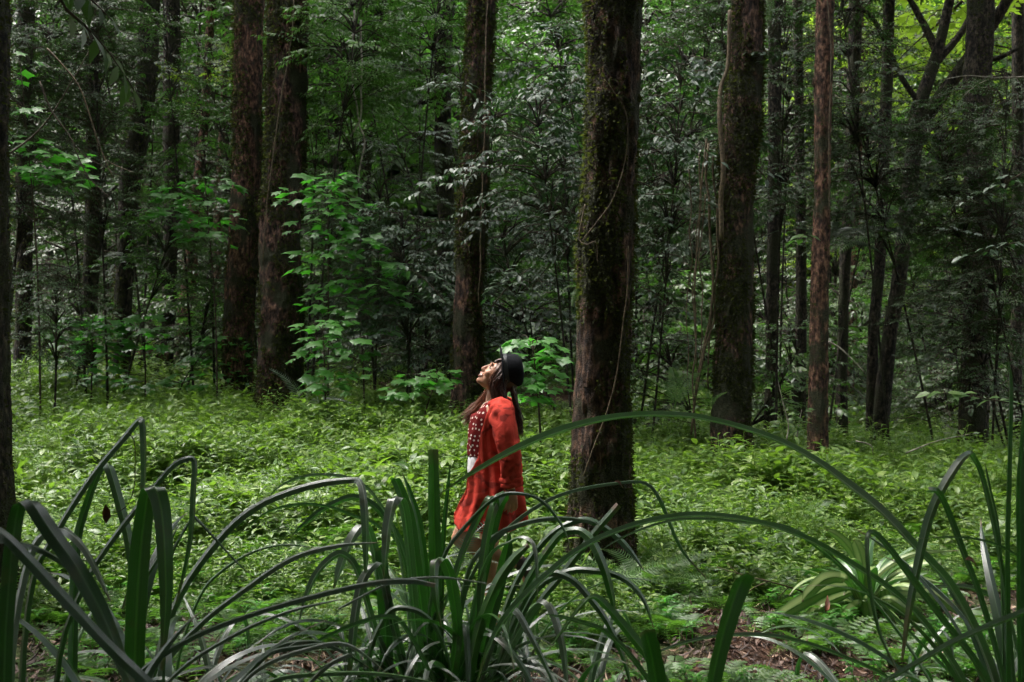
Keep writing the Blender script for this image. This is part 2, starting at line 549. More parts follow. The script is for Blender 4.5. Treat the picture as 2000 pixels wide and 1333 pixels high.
def herb(seed, h=0.34, leaves=11, ll=0.068, w=0.27, mat='cover', stems=3, spread=.12):
    r = np.random.RandomState(seed)
    pv, pf = lance(w, 0.3, 0.35)
    VV, FF, n = [], [], 0
    for s in range(stems):
        az = r.uniform(0, 6.28); lean = r.uniform(.1, .5)
        base = np.array([r.uniform(-spread, spread), r.uniform(-spread, spread), 0])
        hh = h * r.uniform(.7, 1.15)
        top = base + np.array([math.cos(az) * lean * hh, math.sin(az) * lean * hh, hh])
        mid = (base + top) / 2 + np.array([0, 0, .03])
        P = catmull([base, mid, top], leaves + 2)
        mb = []
        pos, dr, nr, sc = [], [], [], []
        for i in range(2, leaves + 2):
            t = i / (leaves + 1)
            if t < 0.3: continue
            a = i * 2.4 + az
            up = 0.15 + 0.5 * t
            d = np.array([math.cos(a), math.sin(a), up + r.uniform(-.3, .2)])
            pos.append(P[i]); dr.append(d)
            nr.append(np.array([-d[0] * .3, -d[1] * .3, 1]) + r.normal(0, .25, 3)); sc.append(ll * r.uniform(.7, 1.25))
        V, F = scatter(pv, pf, np.array(pos), np.array(dr), np.array(nr), np.array(sc))
        VV.append(V); FF.append(F + n); n += len(V)
        # stem: thin strip
        S = np.concatenate([P[::4] + (0.0022, 0, 0), P[::4] - (0.0022, 0, 0)])
        k = len(P[::4])
        FF.append(np.array([[(i, i + 1, k + i + 1), (i, k + i + 1, k + i)] for i in range(k - 1)]).reshape(-1, 3) + n)
        VV.append(S); n += len(S)
    return np.concatenate(VV), np.concatenate(FF)

def grass(seed, n=26, h=0.32):
    r = np.random.RandomState(seed)
    VV, FF, k = [], [], 0
    for i in range(n):
        az = r.uniform(0, 6.28); L_ = h * r.uniform(.6, 1.2); ln = r.uniform(.25, .8)
        b = np.array([r.uniform(-.08, .08), r.uniform(-.08, .08), 0]); side = np.array([-math.sin(az), math.cos(az), 0]) * r.uniform(.003, .006)
        for j in range(4):
            t = j / 3
            p = b + np.array([math.cos(az) * ln * t ** 1.6, math.sin(az) * ln * t ** 1.6, t * (1 - .35 * t * ln * 1.3)]) * L_
            VV += [p - side * (1 - t), p + side * (1 - t)]
        for j in range(3):
            a = k + 2 * j
            FF += [(a, a + 1, a + 3), (a, a + 3, a + 2)]
        k += 8
    return np.array(VV), np.array(FF)

def fern_clump(seed, n=6, ln=0.42, npair=13):
    r = np.random.RandomState(seed)
    VV, FF, k = [], [], 0
    for i in range(n):
        pv, pf = frond(npair, .30 * r.uniform(.8, 1.1), r.uniform(.2, .6), r.uniform(-.1, .1))
        az = 6.283 * i / n + r.uniform(-.4, .4)
        d = np.array([math.cos(az), math.sin(az), r.uniform(.4, 1.1)])
        V, F = scatter(pv, pf, np.array([[0, 0, 0.0]]), d[None], np.array([[-d[0], -d[1], 1.2]]), np.array([ln * r.uniform(.75, 1.15)]))
        VV.append(V); FF.append(F + k); k += len(V)
    return np.concatenate(VV), np.concatenate(FF)

PROTOS = []
for s in range(4):
    PROTOS.append(proto('herb', *herb(s), M['cover']))
for s in range(2):
    PROTOS.append(proto('broad_leaved_herb', *herb(20 + s, .30, 8, .088, .42), M['cover']))
for s in range(3):
    PROTOS.append(proto('fern_clump', *fern_clump(s), M['fern']))
for s in range(2):
    PROTOS.append(proto('grass_tuft', *grass(s), M['cover']))
PROTOS.append(proto('low_fern', *fern_clump(9, 5, .22, 9), M['fern']))
PROTOS.append(proto('seedling', *herb(40, .12, 6, .05, .45, stems=2, spread=.06), M['maple']))

_order = sorted(o.name for o in PROTOS)
PID = np.array([_order.index(o.name) for o in PROTOS])

def gn_scatter(name, pos, rot, scl, ids, label, cat):
    ids = PID[ids]
    me = bpy.data.meshes.new(name)
    me.vertices.add(len(pos))
    me.vertices.foreach_set('co', np.asarray(pos, dtype=np.float32).ravel())
    a = me.attributes.new('rot', 'FLOAT_VECTOR', 'POINT'); a.data.foreach_set('vector', np.asarray(rot, dtype=np.float32).ravel())
    a = me.attributes.new('scl', 'FLOAT', 'POINT'); a.data.foreach_set('value', np.asarray(scl, dtype=np.float32))
    a = me.attributes.new('pid', 'INT', 'POINT'); a.data.foreach_set('value', np.asarray(ids, dtype=np.int32))
    o = link(name, me, None, label, cat, None, 'stuff')
    ng = bpy.data.node_groups.new(name, 'GeometryNodeTree')
    ng.interface.new_socket('Geometry', in_out='INPUT', socket_type='NodeSocketGeometry')
    ng.interface.new_socket('Geometry', in_out='OUTPUT', socket_type='NodeSocketGeometry')
    N, L = ng.nodes, ng.links
    gi, go = N.new('NodeGroupInput'), N.new('NodeGroupOutput')
    ci = N.new('GeometryNodeCollectionInfo')
    ci.inputs['Collection'].default_value = proto_col
    ci.inputs['Separate Children'].default_value = True
    ci.inputs['Reset Children'].default_value = True
    ip = N.new('GeometryNodeInstanceOnPoints')
    def attr(nm, t):
        n = N.new('GeometryNodeInputNamedAttribute'); n.data_type = t; n.inputs['Name'].default_value = nm
        return n.outputs[0]
    er = N.new('FunctionNodeEulerToRotation')
    L.new(attr('rot', 'FLOAT_VECTOR'), er.inputs[0])
    L.new(gi.outputs[0], ip.inputs['Points'])
    L.new(ci.outputs[0], ip.inputs['Instance'])
    ip.inputs['Pick Instance'].default_value = True
    L.new(attr('pid', 'INT'), ip.inputs['Instance Index'])
    L.new(er.outputs[0], ip.inputs['Rotation'])
    L.new(attr('scl', 'FLOAT'), ip.inputs['Scale'])
    L.new(ip.outputs[0], go.inputs[0])
    md = o.modifiers.new('scatter', 'NODES')
    md.node_group = ng
    return o

def cover_points(n, x0, x1, y0, y1, seed):
    r = np.random.RandomState(seed)
    y = r.uniform(y0, y1, n); x = r.uniform(-1, 1, n) * (0.58 * y + 0.8)
    return x, y, r

# main carpet: dense from about 6.3 m to 17 m, ragged front edge, thinner under the trees behind
n_cov = 38000
x, y, r = cover_points(n_cov, 0, 0, 5.2, 19, 5)
z = ground(x, y)
dens = fbm(np.stack([x * .7, y * .7, x * 0 + 9], -1), 3)
edge = np.where(x < 0.9, 6.0, 6.5) + 0.4 * fbm(np.stack([x * .8, x * 0, x * 0 + 1], -1), 3) + 0.55 * np.clip((x - 1.2), 0, 1.0)
edge = np.where((x > -1.2) & (x < 0.35), 5.55, edge)
ridge = np.where(x < 0, 17.5, 14.5 - 0.2 * x)
keep = (y > edge) & (y < ridge + dens) & ((dens > -0.5) | (r.uniform(0, 1, n_cov) < .35))
keep &= ~((np.abs(x + 0.12) < 0.22) & (np.abs(y - 5.85) < 0.3))
keep &= ~((np.abs(x - 0.64) < 0.2) & (np.abs(y - 7.0) < 0.2))
x, y, z, dens = x[keep], y[keep], z[keep], dens[keep]
near = np.clip((y - edge[keep]) / 2.0, 0, 1)
fern_zone = fbm(np.stack([x * .55, y * .55, x * 0 + 30], -1), 2) + 0.75 * (y < 8.4) - 0.12
u = r.uniform(0, 1, len(x))
ids = np.where(fern_zone > 0.05, np.where(u < .62, r.randint(6, 9, len(x)), r.randint(0, 6, len(x))),
               np.where(u < .74, r.randint(0, 6, len(x)), np.where(u < .86, r.randint(9, 11, len(x)), r.randint(6, 9, len(x)))))
hvar = fbm(np.stack([x * 1.3, y * 1.3, x * 0 + 50], -1), 2)
scl = (0.62 + 0.38 * near) * (1.0 + 0.5 * hvar) * r.uniform(.75, 1.25, len(x))
rot = np.stack([r.normal(0, .13, len(x)), r.normal(0, .13, len(x)), r.uniform(0, 6.283, len(x))], -1)
gn_scatter('undergrowth', np.stack([x, y, z], -1), rot, scl, ids, 'bright green carpet of herbs, ferns and grass across the forest clearing', 'undergrowth')

# taller tufts standing above the carpet, in loose groups
x, y, r = cover_points(5200, 0, 0, 6.6, 17, 15)
c_ = fbm(np.stack([x * .9, y * .9, x * 0 + 70], -1), 2) + .25 * (x < -2.5) + .2 * ((np.abs(x - .64) < .8) & (np.abs(y - 6.7) < .5))
k = (c_ > .38) & ~((np.abs(x - 0.64) < 0.25) & (np.abs(y - 7.0) < 0.25)) & ((x < -.9) | (x > .2) | (y > 8))
x, y = x[k], y[k]
gn_scatter('tall_tufts', np.stack([x, y, ground(x, y)], -1), np.stack([r.normal(0, .15, len(x)), r.normal(0, .15, len(x)), r.uniform(0, 6.28, len(x))], -1), r.uniform(1.15, 1.75, len(x)) * np.clip(.55 + y * .035, .7, 1), r.choice([0, 1, 2, 3, 4, 6, 7, 9, 10], len(x)),
           'taller clumps of herbs, fern and grass standing above the green carpet', 'undergrowth')

# low ferns and seedlings on the leaf litter in front, thin growth on the floor behind
x, y, r = cover_points(2600, 0, 0, 3.2, 7.2, 6)
k = (fbm(np.stack([x * 1.1, y * 1.1, x * 0 + 4], -1), 2) > 0.0 + 0.28 * (x > 0.7)) | ((y > 5.6) & (x < 1.0))
k &= ~((np.abs(x + 0.12) < 0.2) & (np.abs(y - 5.9) < 0.2))
x, y = x[k], y[k]
u = r.uniform(0, 1, len(x))
gn_scatter('fern_seedlings', np.stack([x, y, ground(x, y)], -1), np.stack([u * 0, u * 0, u * 6.28], -1), r.uniform(.6, 1.4, len(x)), np.where(u < .7, 11, 12),
           'small low ferns and seedlings sprouting from the brown leaf litter', 'seedlings')
x, y, r = cover_points(7500, 0, 0, 15, 44, 8)
k = fbm(np.stack([x * .25, y * .25, x * 0 + 14], -1), 3) > -0.15
x, y = x[k], y[k]
u = r.uniform(0, 1, len(x))
gn_scatter('forest_floor_plants', np.stack([x, y, ground(x, y)], -1), np.stack([u * 0, u * 0, u * 6.28], -1), r.uniform(1.0, 1.9, len(x)), r.randint(0, 9, len(x)),
           'shaded green plants covering the forest floor behind the clearing', 'undergrowth')

# ------------------------------------------------------------------ leaf litter
m, N, L = new_mat('dry_litter')
geo = N.new('ShaderNodeNewGeometry')
c = ramp(N, L, geo.outputs['Random Per Island'], [(0.0, (0.016, 0.007, 0.005)), (0.6, (0.065, 0.030, 0.019)), (0.88, (0.15, 0.085, 0.052)), (1.0, (0.38, 0.27, 0.18))])
b = N.new('ShaderNodeBsdfPrincipled'); b.inputs['Roughness'].default_value = 0.65
L.new(c, b.inputs['Base Color'])
o = N.new('ShaderNodeOutputMaterial'); L.new(b.outputs[0], o.inputs[0])
M['litter'] = m
r = np.random.RandomState(3)
n = 24000
y = 3.0 + 5.2 * r.uniform(0, 1, n) ** 0.8; x = r.uniform(-1, 1, n) * (.56 * y + .6)
a = r.uniform(0, 6.28, n)
thin = r.uniform(0, 1, n) < 0.55
pv, pf = lance(0.45, 0.5, 0.5)
V, F = scatter(pv, pf, np.stack([x, y, ground(x, y) + r.uniform(.004, .03, n)], -1), np.stack([np.cos(a), np.sin(a), r.normal(0, .25, n)], -1),
               np.stack([r.normal(0, .35, n), r.normal(0, .35, n), np.ones(n) * r.choice([-1, 1], n)], -1), np.where(thin, r.uniform(.05, .11, n), r.uniform(.025, .07, n)), np.where(thin, .22, 1.0))
link('leaf_litter', mesh_fast('leaf_litter', V, F, M['litter']), None, 'reddish brown dry leaves and bark chips on the forest floor', 'leaf litter', None, 'stuff')
# ------------------------------------------------------------------ boughs (shared meshes)
def make_bough(name, seed, mat, n_side=9, side=.42, n_leaf=8, ll=.105, lw=.42, droop=.35, hang=.45, small=False, layered=False):
    r = np.random.RandomState(seed)
    mb = MB()
    def main(t):
        return np.stack([t, 0.06 * np.sin(t * 4 + seed), 0.12 * t - droop * t * t], -1)
    T = np.linspace(0, 1, 9)
    tube(mb, main(T), np.linspace(.011, .003, 9), 4)
    pos, dr, nr, sc = [], [], [], []
    for i in range(n_side):
        t = .12 + .88 * i / (n_side - 1)
        b = main(np.array(t))
        s = 1 if i % 2 else -1
        ang = s * r.uniform(.5, 1.15) if i < n_side - 1 else 0
        L_ = side * (1 - .5 * t) * r.uniform(.75, 1.25)
        d = np.array([math.cos(ang), math.sin(ang), r.uniform(-.15, .35) * (0.3 if layered else 1)])
        u = np.linspace(0, 1, 6)[:, None]
        P = b + d * L_ * u + np.array([0, 0, -droop * .6 * L_]) * u * u
        tube(mb, P, np.linspace(.005, .0015, 6), 3, cap=False)
        lat = unit(np.cross(d, [0, 0, 1.0]))
        for j in range(n_leaf):
            q = (j + .7) / n_leaf
            p = b + d * L_ * q + np.array([0, 0, -droop * .6 * L_]) * q * q
            sg = 1 if j % 2 else -1
            ld = d * .6 + lat * sg * r.uniform(.5, 1.0) + np.array([0, 0, -hang * r.uniform(.2, 1.5)])
            if j == n_leaf - 1: ld = d + np.array([0, 0, -hang])
            nrm = np.array([0, 0, 1.0]) + r.normal(0, .10 if layered else .38, 3) + d * .25
            pos.append(p); dr.append(ld); nr.append(nrm); sc.append(ll * r.uniform(.65, 1.2))
    pv, pf = lance_small(lw) if small else lance(lw, .25, .3)
    V, F = scatter(pv, pf, np.array(pos), np.array(dr), np.array(nr), np.array(sc))
    mb.add(V, F, 1)
    return mb.mesh(name, [M['twig'], mat])

BOUGH = {
 'glossy': [make_bough('glossy_bough', s, M['glossy'], 9, .42, 9, .105, .46, .40, .55) for s in range(4)],
 'bright': [make_bough('bright_bough', 10 + s, M['bright'], 10, .42, 9, .10, .48, .28, .35) for s in range(4)],
 'yellow': [make_bough('yellow_bough', 20 + s, M['yellow'], 10, .42, 9, .085, .5, .25, .3, small=True) for s in range(3)],
 'dull': [make_bough('dull_bough', 30 + s, M['dull'], 12, .42, 12, .07, .4, .4, .6, small=True) for s in range(4)],
 'silver': [make_bough('silver_bough', 40 + s, M['fern_silver'], 8, .4, 9, .085, .5, .35, .4) for s in range(2)],
 'canopy': [make_bough('canopy_bough', 50 + s, M['dull'], 12, .5, 9, .17, .6, .2, .2, small=True) for s in range(3)],
}

def put_boughs(root, kind, centre, rad, n, scale, seed, limb_from=None, mat_limb='bark_dark', low=-1.0, jit=0.25, shell=0.25):
    """boughs spread through an ellipsoid, limbs reaching to each"""
    r = np.random.RandomState(seed)
    mb = MB()
    lst = BOUGH[kind]
    centre = np.asarray(centre, float)
    for i in range(n):
        az = r.uniform(0, 2 * math.pi)
        h = r.uniform(low, 1.0)
        q = math.sqrt(max(0.05, 1 - h * h))
        rr = r.uniform(0.1, 0.75)
        p = centre + np.array([math.cos(az) * q * rr * rad[0], math.sin(az) * q * rr * rad[1], h * rad[2] * .9])
        az2 = az + r.normal(0, .5)
        el = r.normal(.05, jit)
        d = Vector((math.cos(az2) * math.cos(el), math.sin(az2) * math.cos(el), math.sin(el)))
        up = Vector((r.normal(0, .15), r.normal(0, .15), 1))
        y = up.cross(d).normalized(); z = d.cross(y)
        s = scale * r.uniform(.75, 1.3)
        Mx = Matrix(((d.x, y.x, z.x, 0), (d.y, y.y, z.y, 0), (d.z, y.z, z.z, 0), (0, 0, 0, 1)))
        o = bpy.data.objects.new('bough', lst[r.randint(len(lst))])
        scene.collection.objects.link(o)
        place(o, root, Matrix.Translation(Vector(p.tolist())) @ Mx @ Matrix.Scale(s, 4))
        if limb_from is not None:
            a = limb_from(p)
            mid = (a * .5 + p * .5) + np.array([0, 0, .06 * rad[2]])
            tube(mb, catmull([a, mid, p], 5), np.linspace(.02, .009, 5) * scale, 4, cap=False)
    if limb_from is not None:
        link('branches', mb.mesh('branches', [M[mat_limb]]), root, kind='stuff')

# ------------------------------------------------------------------ trunks
def trunk_mesh(P, R, mat, seed, nseg=28, step=0.05, rough=0.05, flare=0.35, bumps=()):
    P = np.asarray(P, float); R = np.asarray(R, float)
    z0, z1 = P[0, 2], P[-1, 2]
    n = 300 if nseg > 20 else 130
    n_low = int(n * .75)
    zs = P[:, 2]
    # dense where the camera sees the trunk, coarse above
    zsplit = min(z1, z0 + 8.5)
    z = np.concatenate([np.linspace(z0, zsplit, n_low, endpoint=False), np.linspace(zsplit, z1, max(4, n - n_low))])
    cx = np.interp(z, zs, P[:, 0]); cyy = np.interp(z, zs, P[:, 1]); rr = np.interp(z, zs, R)
    k = np.ones(7) / 7
    def sm(a):
        ap = np.concatenate([np.full(3, a[0]), a, np.full(3, a[-1])]); return np.convolve(ap, k, 'valid')
    cx, cyy, rr = sm(cx), sm(cyy), sm(rr)
    cx += 0.12 * rr * vnoise(np.stack([z * .9, z * 0 + seed, z * 0], -1)); 
    rr = rr * (1 + flare * np.exp(-(z - z0) / 0.30))
    th = np.linspace(0, 2 * math.pi, nseg, endpoint=False)
    TH, ZZ = np.meshgrid(th, z)
    RR = rr[:, None] * np.ones_like(TH)
    q = np.stack([np.cos(TH) * 1.6, np.sin(TH) * 1.6, ZZ * 1.1 + seed * 7], -1)
    q2 = np.stack([np.cos(TH) * 5, np.sin(TH) * 5, ZZ * 5 + seed * 3], -1)
    q3 = np.stack([np.cos(TH) * 9, np.sin(TH) * 9, ZZ * 14 + seed * 5], -1)
    q4 = np.stack([np.cos(TH) * 14, np.sin(TH) * 14, ZZ * 9 + seed * 2], -1)
    RR = RR * (1 + rough * fbm(q, 3) * 1.6 + rough * 1.0 * fbm(q2, 2) + rough * .8 * vnoise(q3) + rough * .9 * np.abs(vnoise(q4)))
    RR += rr[:, None] * flare * .5 * np.exp(-(ZZ - z0) / 0.25) * np.cos(TH * 5 + seed) * .35
    for (bz, bth, ba, bs) in bumps:
        dth = np.angle(np.exp(1j * (TH - bth)))
        RR += ba * np.exp(-((ZZ - bz) / bs) ** 2 - (dth / .8) ** 2)
    V = np.stack([cx[:, None] + RR * np.cos(TH), cyy[:, None] + RR * np.sin(TH), ZZ], -1)
    m_ = len(z)
    ix = np.arange(m_ * nseg).reshape(m_, nseg)
    F = np.stack([ix[:-1], np.roll(ix, -1, 1)[:-1], np.roll(ix, -1, 1)[1:], ix[1:]], -1).reshape(-1, 4)
    V = V.reshape(-1, 3)
    return V, F, dict(z=z, cx=cx, cy=cyy, RR=RR, nseg=nseg)

def moss_part(root, info, n, size, seed, thr=0.0, zmax=8.0):
    r = np.random.RandomState(seed)
    z = r.uniform(info['z'][0] + .02, min(zmax, info['z'][-1]), n)
    j = r.randint(0, info['nseg'], n)
    th = (j + r.uniform(0, 1, n)) / info['nseg'] * 2 * math.pi
    zi = np.clip(np.searchsorted(info['z'], z), 0, len(info['z']) - 1)
    R = info['RR'][zi, j]
    mask = fbm(np.stack([np.cos(th) * 1.3, np.sin(th) * 1.3, z * 1.3 + seed], -1), 3) + .35 * vnoise(np.stack([np.cos(th) * 6, np.sin(th) * 6, z * 9], -1))
    k = mask > thr
    z, th, zi, R = z[k], th[k], zi[k], R[k]
    out = np.stack([np.cos(th), np.sin(th), z * 0], -1)
    p = np.stack([info['cx'][zi], info['cy'][zi], z], -1) + out * (R[:, None] + .001)
    m_ = len(z)
    d = out * r.uniform(.3, 1.3, (m_, 1)) + r.normal(0, .5, (m_, 3)) + np.array([0, 0, -.5])
    pv, pf = lance_small(.5, .4)
    V, F = scatter(pv, pf, p, d, r.normal(0, 1, (m_, 3)) + out, size * r.uniform(.35, 1.3, m_))
    link('moss', mesh_fast('moss', V, F, M['moss']), root, kind='stuff')

def pix_trunk(rows, Y, top=13.5):
    """rows of (py, left px, right px) top to bottom at distance Y -> centre line and radii in metres, standing on the ground"""
    P, R = [], []
    for (py, xl, xr) in rows:
        p = W((xl + xr) / 2, py, Y)
        P.append(p); R.append((xr - xl) / 2 / FPX * Y)
    g = gz(P[-1][0], Y)
    b = P[-1].copy(); b[2] = g - 0.12
    P.append(b); R.append(R[-1])
    P, R = P[::-1], R[::-1]
    slope = (P[-1] - P[-2]) / max(.2, P[-1][2] - P[-2][2])
    t = P[-1] + slope * .5 * (top - P[-1][2]); t[2] = top
    P.append(t); R.append(R[-1] * .7)
    return P, R

def big_tree(name, rows, Y, mat, label, group, seed, moss_n=0, moss_size=.03, thr=0.0, crown=True, top=13.5, bumps=(), rough=.06, flare=.35, nseg=56, crown_n=14, crown_kind='canopy', crown_s=2.6, crown_r=(2.6, 2.6, 1.8)):
    P, R = pix_trunk(rows, Y, top)
    root = thing(name, (P[0][0], P[0][1], P[0][2] + .12), label, 'tree', group)
    R = [q * .93 for q in R]
    V, F, info = trunk_mesh(P, R, mat, seed, nseg=nseg, rough=rough, flare=flare, bumps=bumps)
    link('trunk', mesh_fast('trunk', V, F, M[mat]), root)
    if moss_n:
        moss_part(root, info, moss_n, moss_size, seed, thr)
    if crown:
        c = P[-1]
        put_boughs(root, crown_kind, c + np.array([0, 0, -.3]), crown_r, crown_n, crown_s, seed, limb_from=lambda p, c=c: np.array([c[0], c[1], max(c[2] - 2.2, min(p[2] - .8, c[2]))]), mat_limb=mat)
    return root, P, R, info

TALL = 'tall straight mossy trees around the clearing'
T = {}
T['edge'] = big_tree('tall_tree', [(-60, -110, 12), (400, -112, 10), (900, -118, 14), (1000, -125, 22)], 6.3, 'bark_dark', 'dark mossy trunk cut off by the left edge of the photo', TALL, 1, 9000, .03, -.2, crown_n=4, top=18)
T['pair_left'] = big_tree('tall_tree', [(-60, 459, 517), (150, 457, 514), (300, 452, 508), (500, 443, 503), (650, 439, 500), (775, 436, 498)], 15.0, 'bark_tan', 'slimmer left trunk of the close pair, bare tan bark along its left side', TALL, 2, 14000, .055, .05, crown_n=4, top=18)
T['pair_right'] = big_tree('tall_tree', [(-60, 524, 602), (150, 521, 600), (300, 515, 595), (500, 508, 590), (650, 502, 588), (815, 496, 588)], 14.0, 'bark_red', 'thicker right trunk of the close pair, red bark at its foot and a pale vine', TALL, 3, 22000, .055, -.1, crown_n=4, top=18)
T['centre'] = big_tree('tall_tree', [(-60, 912, 968), (80, 910, 964), (200, 906, 963), (235, 902, 960), (400, 895, 954), (600, 888, 946), (780, 883, 943)], 12.6, 'bark_red', 'mossy trunk rising directly behind the woman, with two raw red patches of bark', TALL, 4, 20000, .05, -.1, bumps=[(5.0, 4.4, .04, .25)], crown_n=4, top=18)
T['front'] = big_tree('tall_tree', [(-60, 1143, 1258), (150, 1144, 1254), (300, 1139, 1248), (450, 1132, 1242), (600, 1128, 1236), (800, 1121, 1236), (900, 1119, 1236), (980, 1112, 1236), (1070, 1100, 1240)], 7.0, 'bark_mossy', 'thickest nearest trunk, shaggy with dark moss, just right of the woman', TALL, 5, 42000, .032, -.2, nseg=96, crown_n=4, top=18, bumps=[(3.3, 4.2, .025, .2), (2.4, 3.4, .02, .2)], rough=.07, flare=.12)
T['right'] = big_tree('tall_tree', [(-60, 1429, 1494), (100, 1427, 1490), (200, 1412, 1486), (330, 1408, 1478), (600, 1400, 1472), (860, 1391, 1468)], 11.5, 'bark_mossy', 'mossy dark trunk with pale hanging roots on its left side', TALL, 6, 24000, .045, -.15, bumps=[(4.0, 3.2, .05, .18), (4.2, .1, .03, .15)], crown_n=4, top=18)
T['slim'] = big_tree('tall_tree', [(-60, 1597, 1632), (120, 1592, 1628), (300, 1590, 1622), (500, 1584, 1620), (700, 1580, 1618), (905, 1574, 1616)], 11.0, 'bark_tan', 'slim reddish brown trunk at right with bare patches and dark moss bands', TALL, 7, 4200, .03, .38, bumps=[(4.62, 3.1, .03, .04)], crown_n=4, top=18)

BACK = 'dim trunks standing deeper in the forest'
backs = [
 ([(-40, 276, 318), (150, 268, 306), (300, 240, 286), (450, 228, 262), (720, 221, 256)], 17, 'bark_dark', 'grey mottled trunk left of the close pair, leaning slightly, dim', 4500, 20),
 ([(-40, 318, 352), (250, 318, 352), (420, 322, 350), (690, 314, 340)], 21, 'bark_dark', 'thin black trunk between the grey mottled one and the leaning brown one', 0, 21),
 ([(250, 390, 408), (430, 366, 388), (560, 352, 384), (690, 340, 374)], 22, 'bark_tan', 'brown trunk leaning right in the gap left of the close pair', 0, 22),
 ([(250, 428, 442), (440, 416, 436), (640, 408, 426)], 29, 'bark_pale', 'small pinkish pale trunk far back beside the close pair', 0, 23),
 ([(-40, 36, 70), (350, 34, 66), (560, 30, 62), (720, 26, 58)], 18, 'bark_dark', 'black trunk near the left edge standing in green grass', 2500, 24),
 ([(300, 168, 196), (450, 166, 200), (560, 160, 190), (740, 150, 188)], 16.5, 'bark_dark', 'dark trunk wrapped by a leafy bush at left', 2500, 25),
 ([(-40, 860, 892), (120, 848, 880), (300, 846, 884), (420, 856, 890), (700, 850, 886)], 19, 'bark_dark', 'dark trunk hidden behind the mossy tree the woman stands before', 3000, 26),
 ([(-40, 738, 760), (140, 716, 738), (330, 704, 724), (650, 700, 726)], 22, 'bark_dark', 'thin black trunk in the gap right of the close pair', 0, 27),
 ([(-40, 1500, 1530), (300, 1500, 1526), (600, 1496, 1522), (860, 1490, 1516)], 16, 'bark_dark', 'dark thin trunk just right of the tree with hanging roots', 0, 28),
 ([(-40, 1546, 1566), (500, 1556, 1576), (860, 1546, 1572)], 17.5, 'bark_dark', 'black trunk half hidden left of the slim reddish tree', 0, 29),
 ([(-40, 1660, 1686), (300, 1650, 1676), (600, 1636, 1656), (855, 1632, 1656)], 18, 'bark_dark', 'straight dark trunk right of the slim reddish tree', 0, 30),
 ([(500, 1662, 1680), (620, 1658, 1674), (780, 1652, 1668)], 26, 'bark_tan', 'short brown trunk seen far behind at right', 0, 31),
 ([(250, 1718, 1742), (520, 1706, 1728), (640, 1694, 1716), (870, 1690, 1712)], 16.5, 'bark_dark', 'black trunk tight behind the forked leaning tree', 0, 32),
 ([(-40, 1888, 1940), (300, 1884, 1940), (600, 1880, 1930), (880, 1872, 1930)], 15, 'bark_dark', 'wide black trunk in deep shade near the right edge', 4000, 33),
 ([(-40, 1975, 2000), (400, 1976, 2000), (860, 1970, 1996)], 19, 'bark_dark', 'dark trunk at the extreme right edge of the photo', 0, 39),
]
for i, (rows, Y, mat, lab, mn, sd) in enumerate(backs):
    big_tree('forest_tree', rows, Y, mat, lab, BACK, sd, mn, .05, .0, top=13 + (sd % 5), nseg=16, rough=.06, flare=.25, crown_n=8, crown_s=3.0, crown_r=(3.2, 3.2, 2.4))

# forked leaning tree on the right
P, R = pix_trunk([(250, 1776, 1806), (400, 1760, 1788), (480, 1750, 1778), (560, 1742, 1770), (650, 1724, 1752), (760, 1710, 1740), (870, 1702, 1734)], 16, top=W(0, 250, 16)[2] + .3)
P[-1] = W(1792, 215, 16); R[-1] = R[-2]
root = thing('forked_tree', (P[0][0], P[0][1], P[0][2] + .12), 'dark tree leaning right that forks into two big limbs at upper right', 'tree')
V, F, info = trunk_mesh(P, R, 'bark_dark', 77, nseg=18, flare=.2)
link('trunk', mesh_fast('trunk', V, F, M['bark_dark']), root)
for pts, r0 in (([W(1790, 222, 16), W(1822, 130, 16), W(1842, 60, 16), W(1880, -120, 16)], .115), ([W(1800, 240, 16), W(1880, 130, 15.6), W(1950, 30, 15.2), W(2040, -130, 15)], .12),
                ([W(1835, 110, 16), W(1800, 40, 16.2), W(1760, -30, 16.5)], .07), ([W(1830, 120, 16), W(1880, 60, 16.2), W(1930, -40, 16.6)], .07),
                ([W(1795, 200, 16), W(1760, 150, 16), W(1700, 30, 16), W(1640, 20, 16)], .05), ([W(1880, 130, 15.6), W(1960, 110, 15), W(2040, 60, 15)], .04)):
    mb = MB(); tube(mb, catmull(pts, 14), np.linspace(r0, r0 * .55, 14), 9)
    link('limb', mb.mesh('limb', [M['bark_dark']]), root)
put_boughs(root, 'yellow', W(1880, -160, 16), (2.8, 2.4, 1.6), 22, 2.4, 91)

# ------------------------------------------------------------------ understory trees with low crowns
def understory(name, px, Y, z0, z1, rx, n, scale, kind, label, group, seed, mat='bark_dark', r0=.05, lean=0.0):
    x = (px - 1000) / FPX * Y
    g = gz(x, Y)
    root = thing(name, (x, Y, g), label, 'tree', group)
    spine = catmull([(x - lean, Y, g - .05), (x - lean * .6, Y + .05, g + (z0 - g) * .6), (x, Y, (z0 + z1) / 2), (x + lean * .3, Y, z1)], 14)
    mb = MB(); tube(mb, spine, np.linspace(r0, r0 * .25, 14), 7)
    link('trunk', mb.mesh('trunk', [M[mat]]), root)
    def near(p):
        k = np.argmin(np.abs(spine[:, 2] - (p[2] - .25)))
        return spine[k]
    put_boughs(root, kind, np.array([x, Y, (z0 + z1) / 2]), (rx, rx * .8, (z1 - z0) / 2), n, scale, seed, limb_from=near, mat_limb=mat)
    return root

def zpy(py, Y):
    return CAMZ - (py - 666.5) / FPX * Y

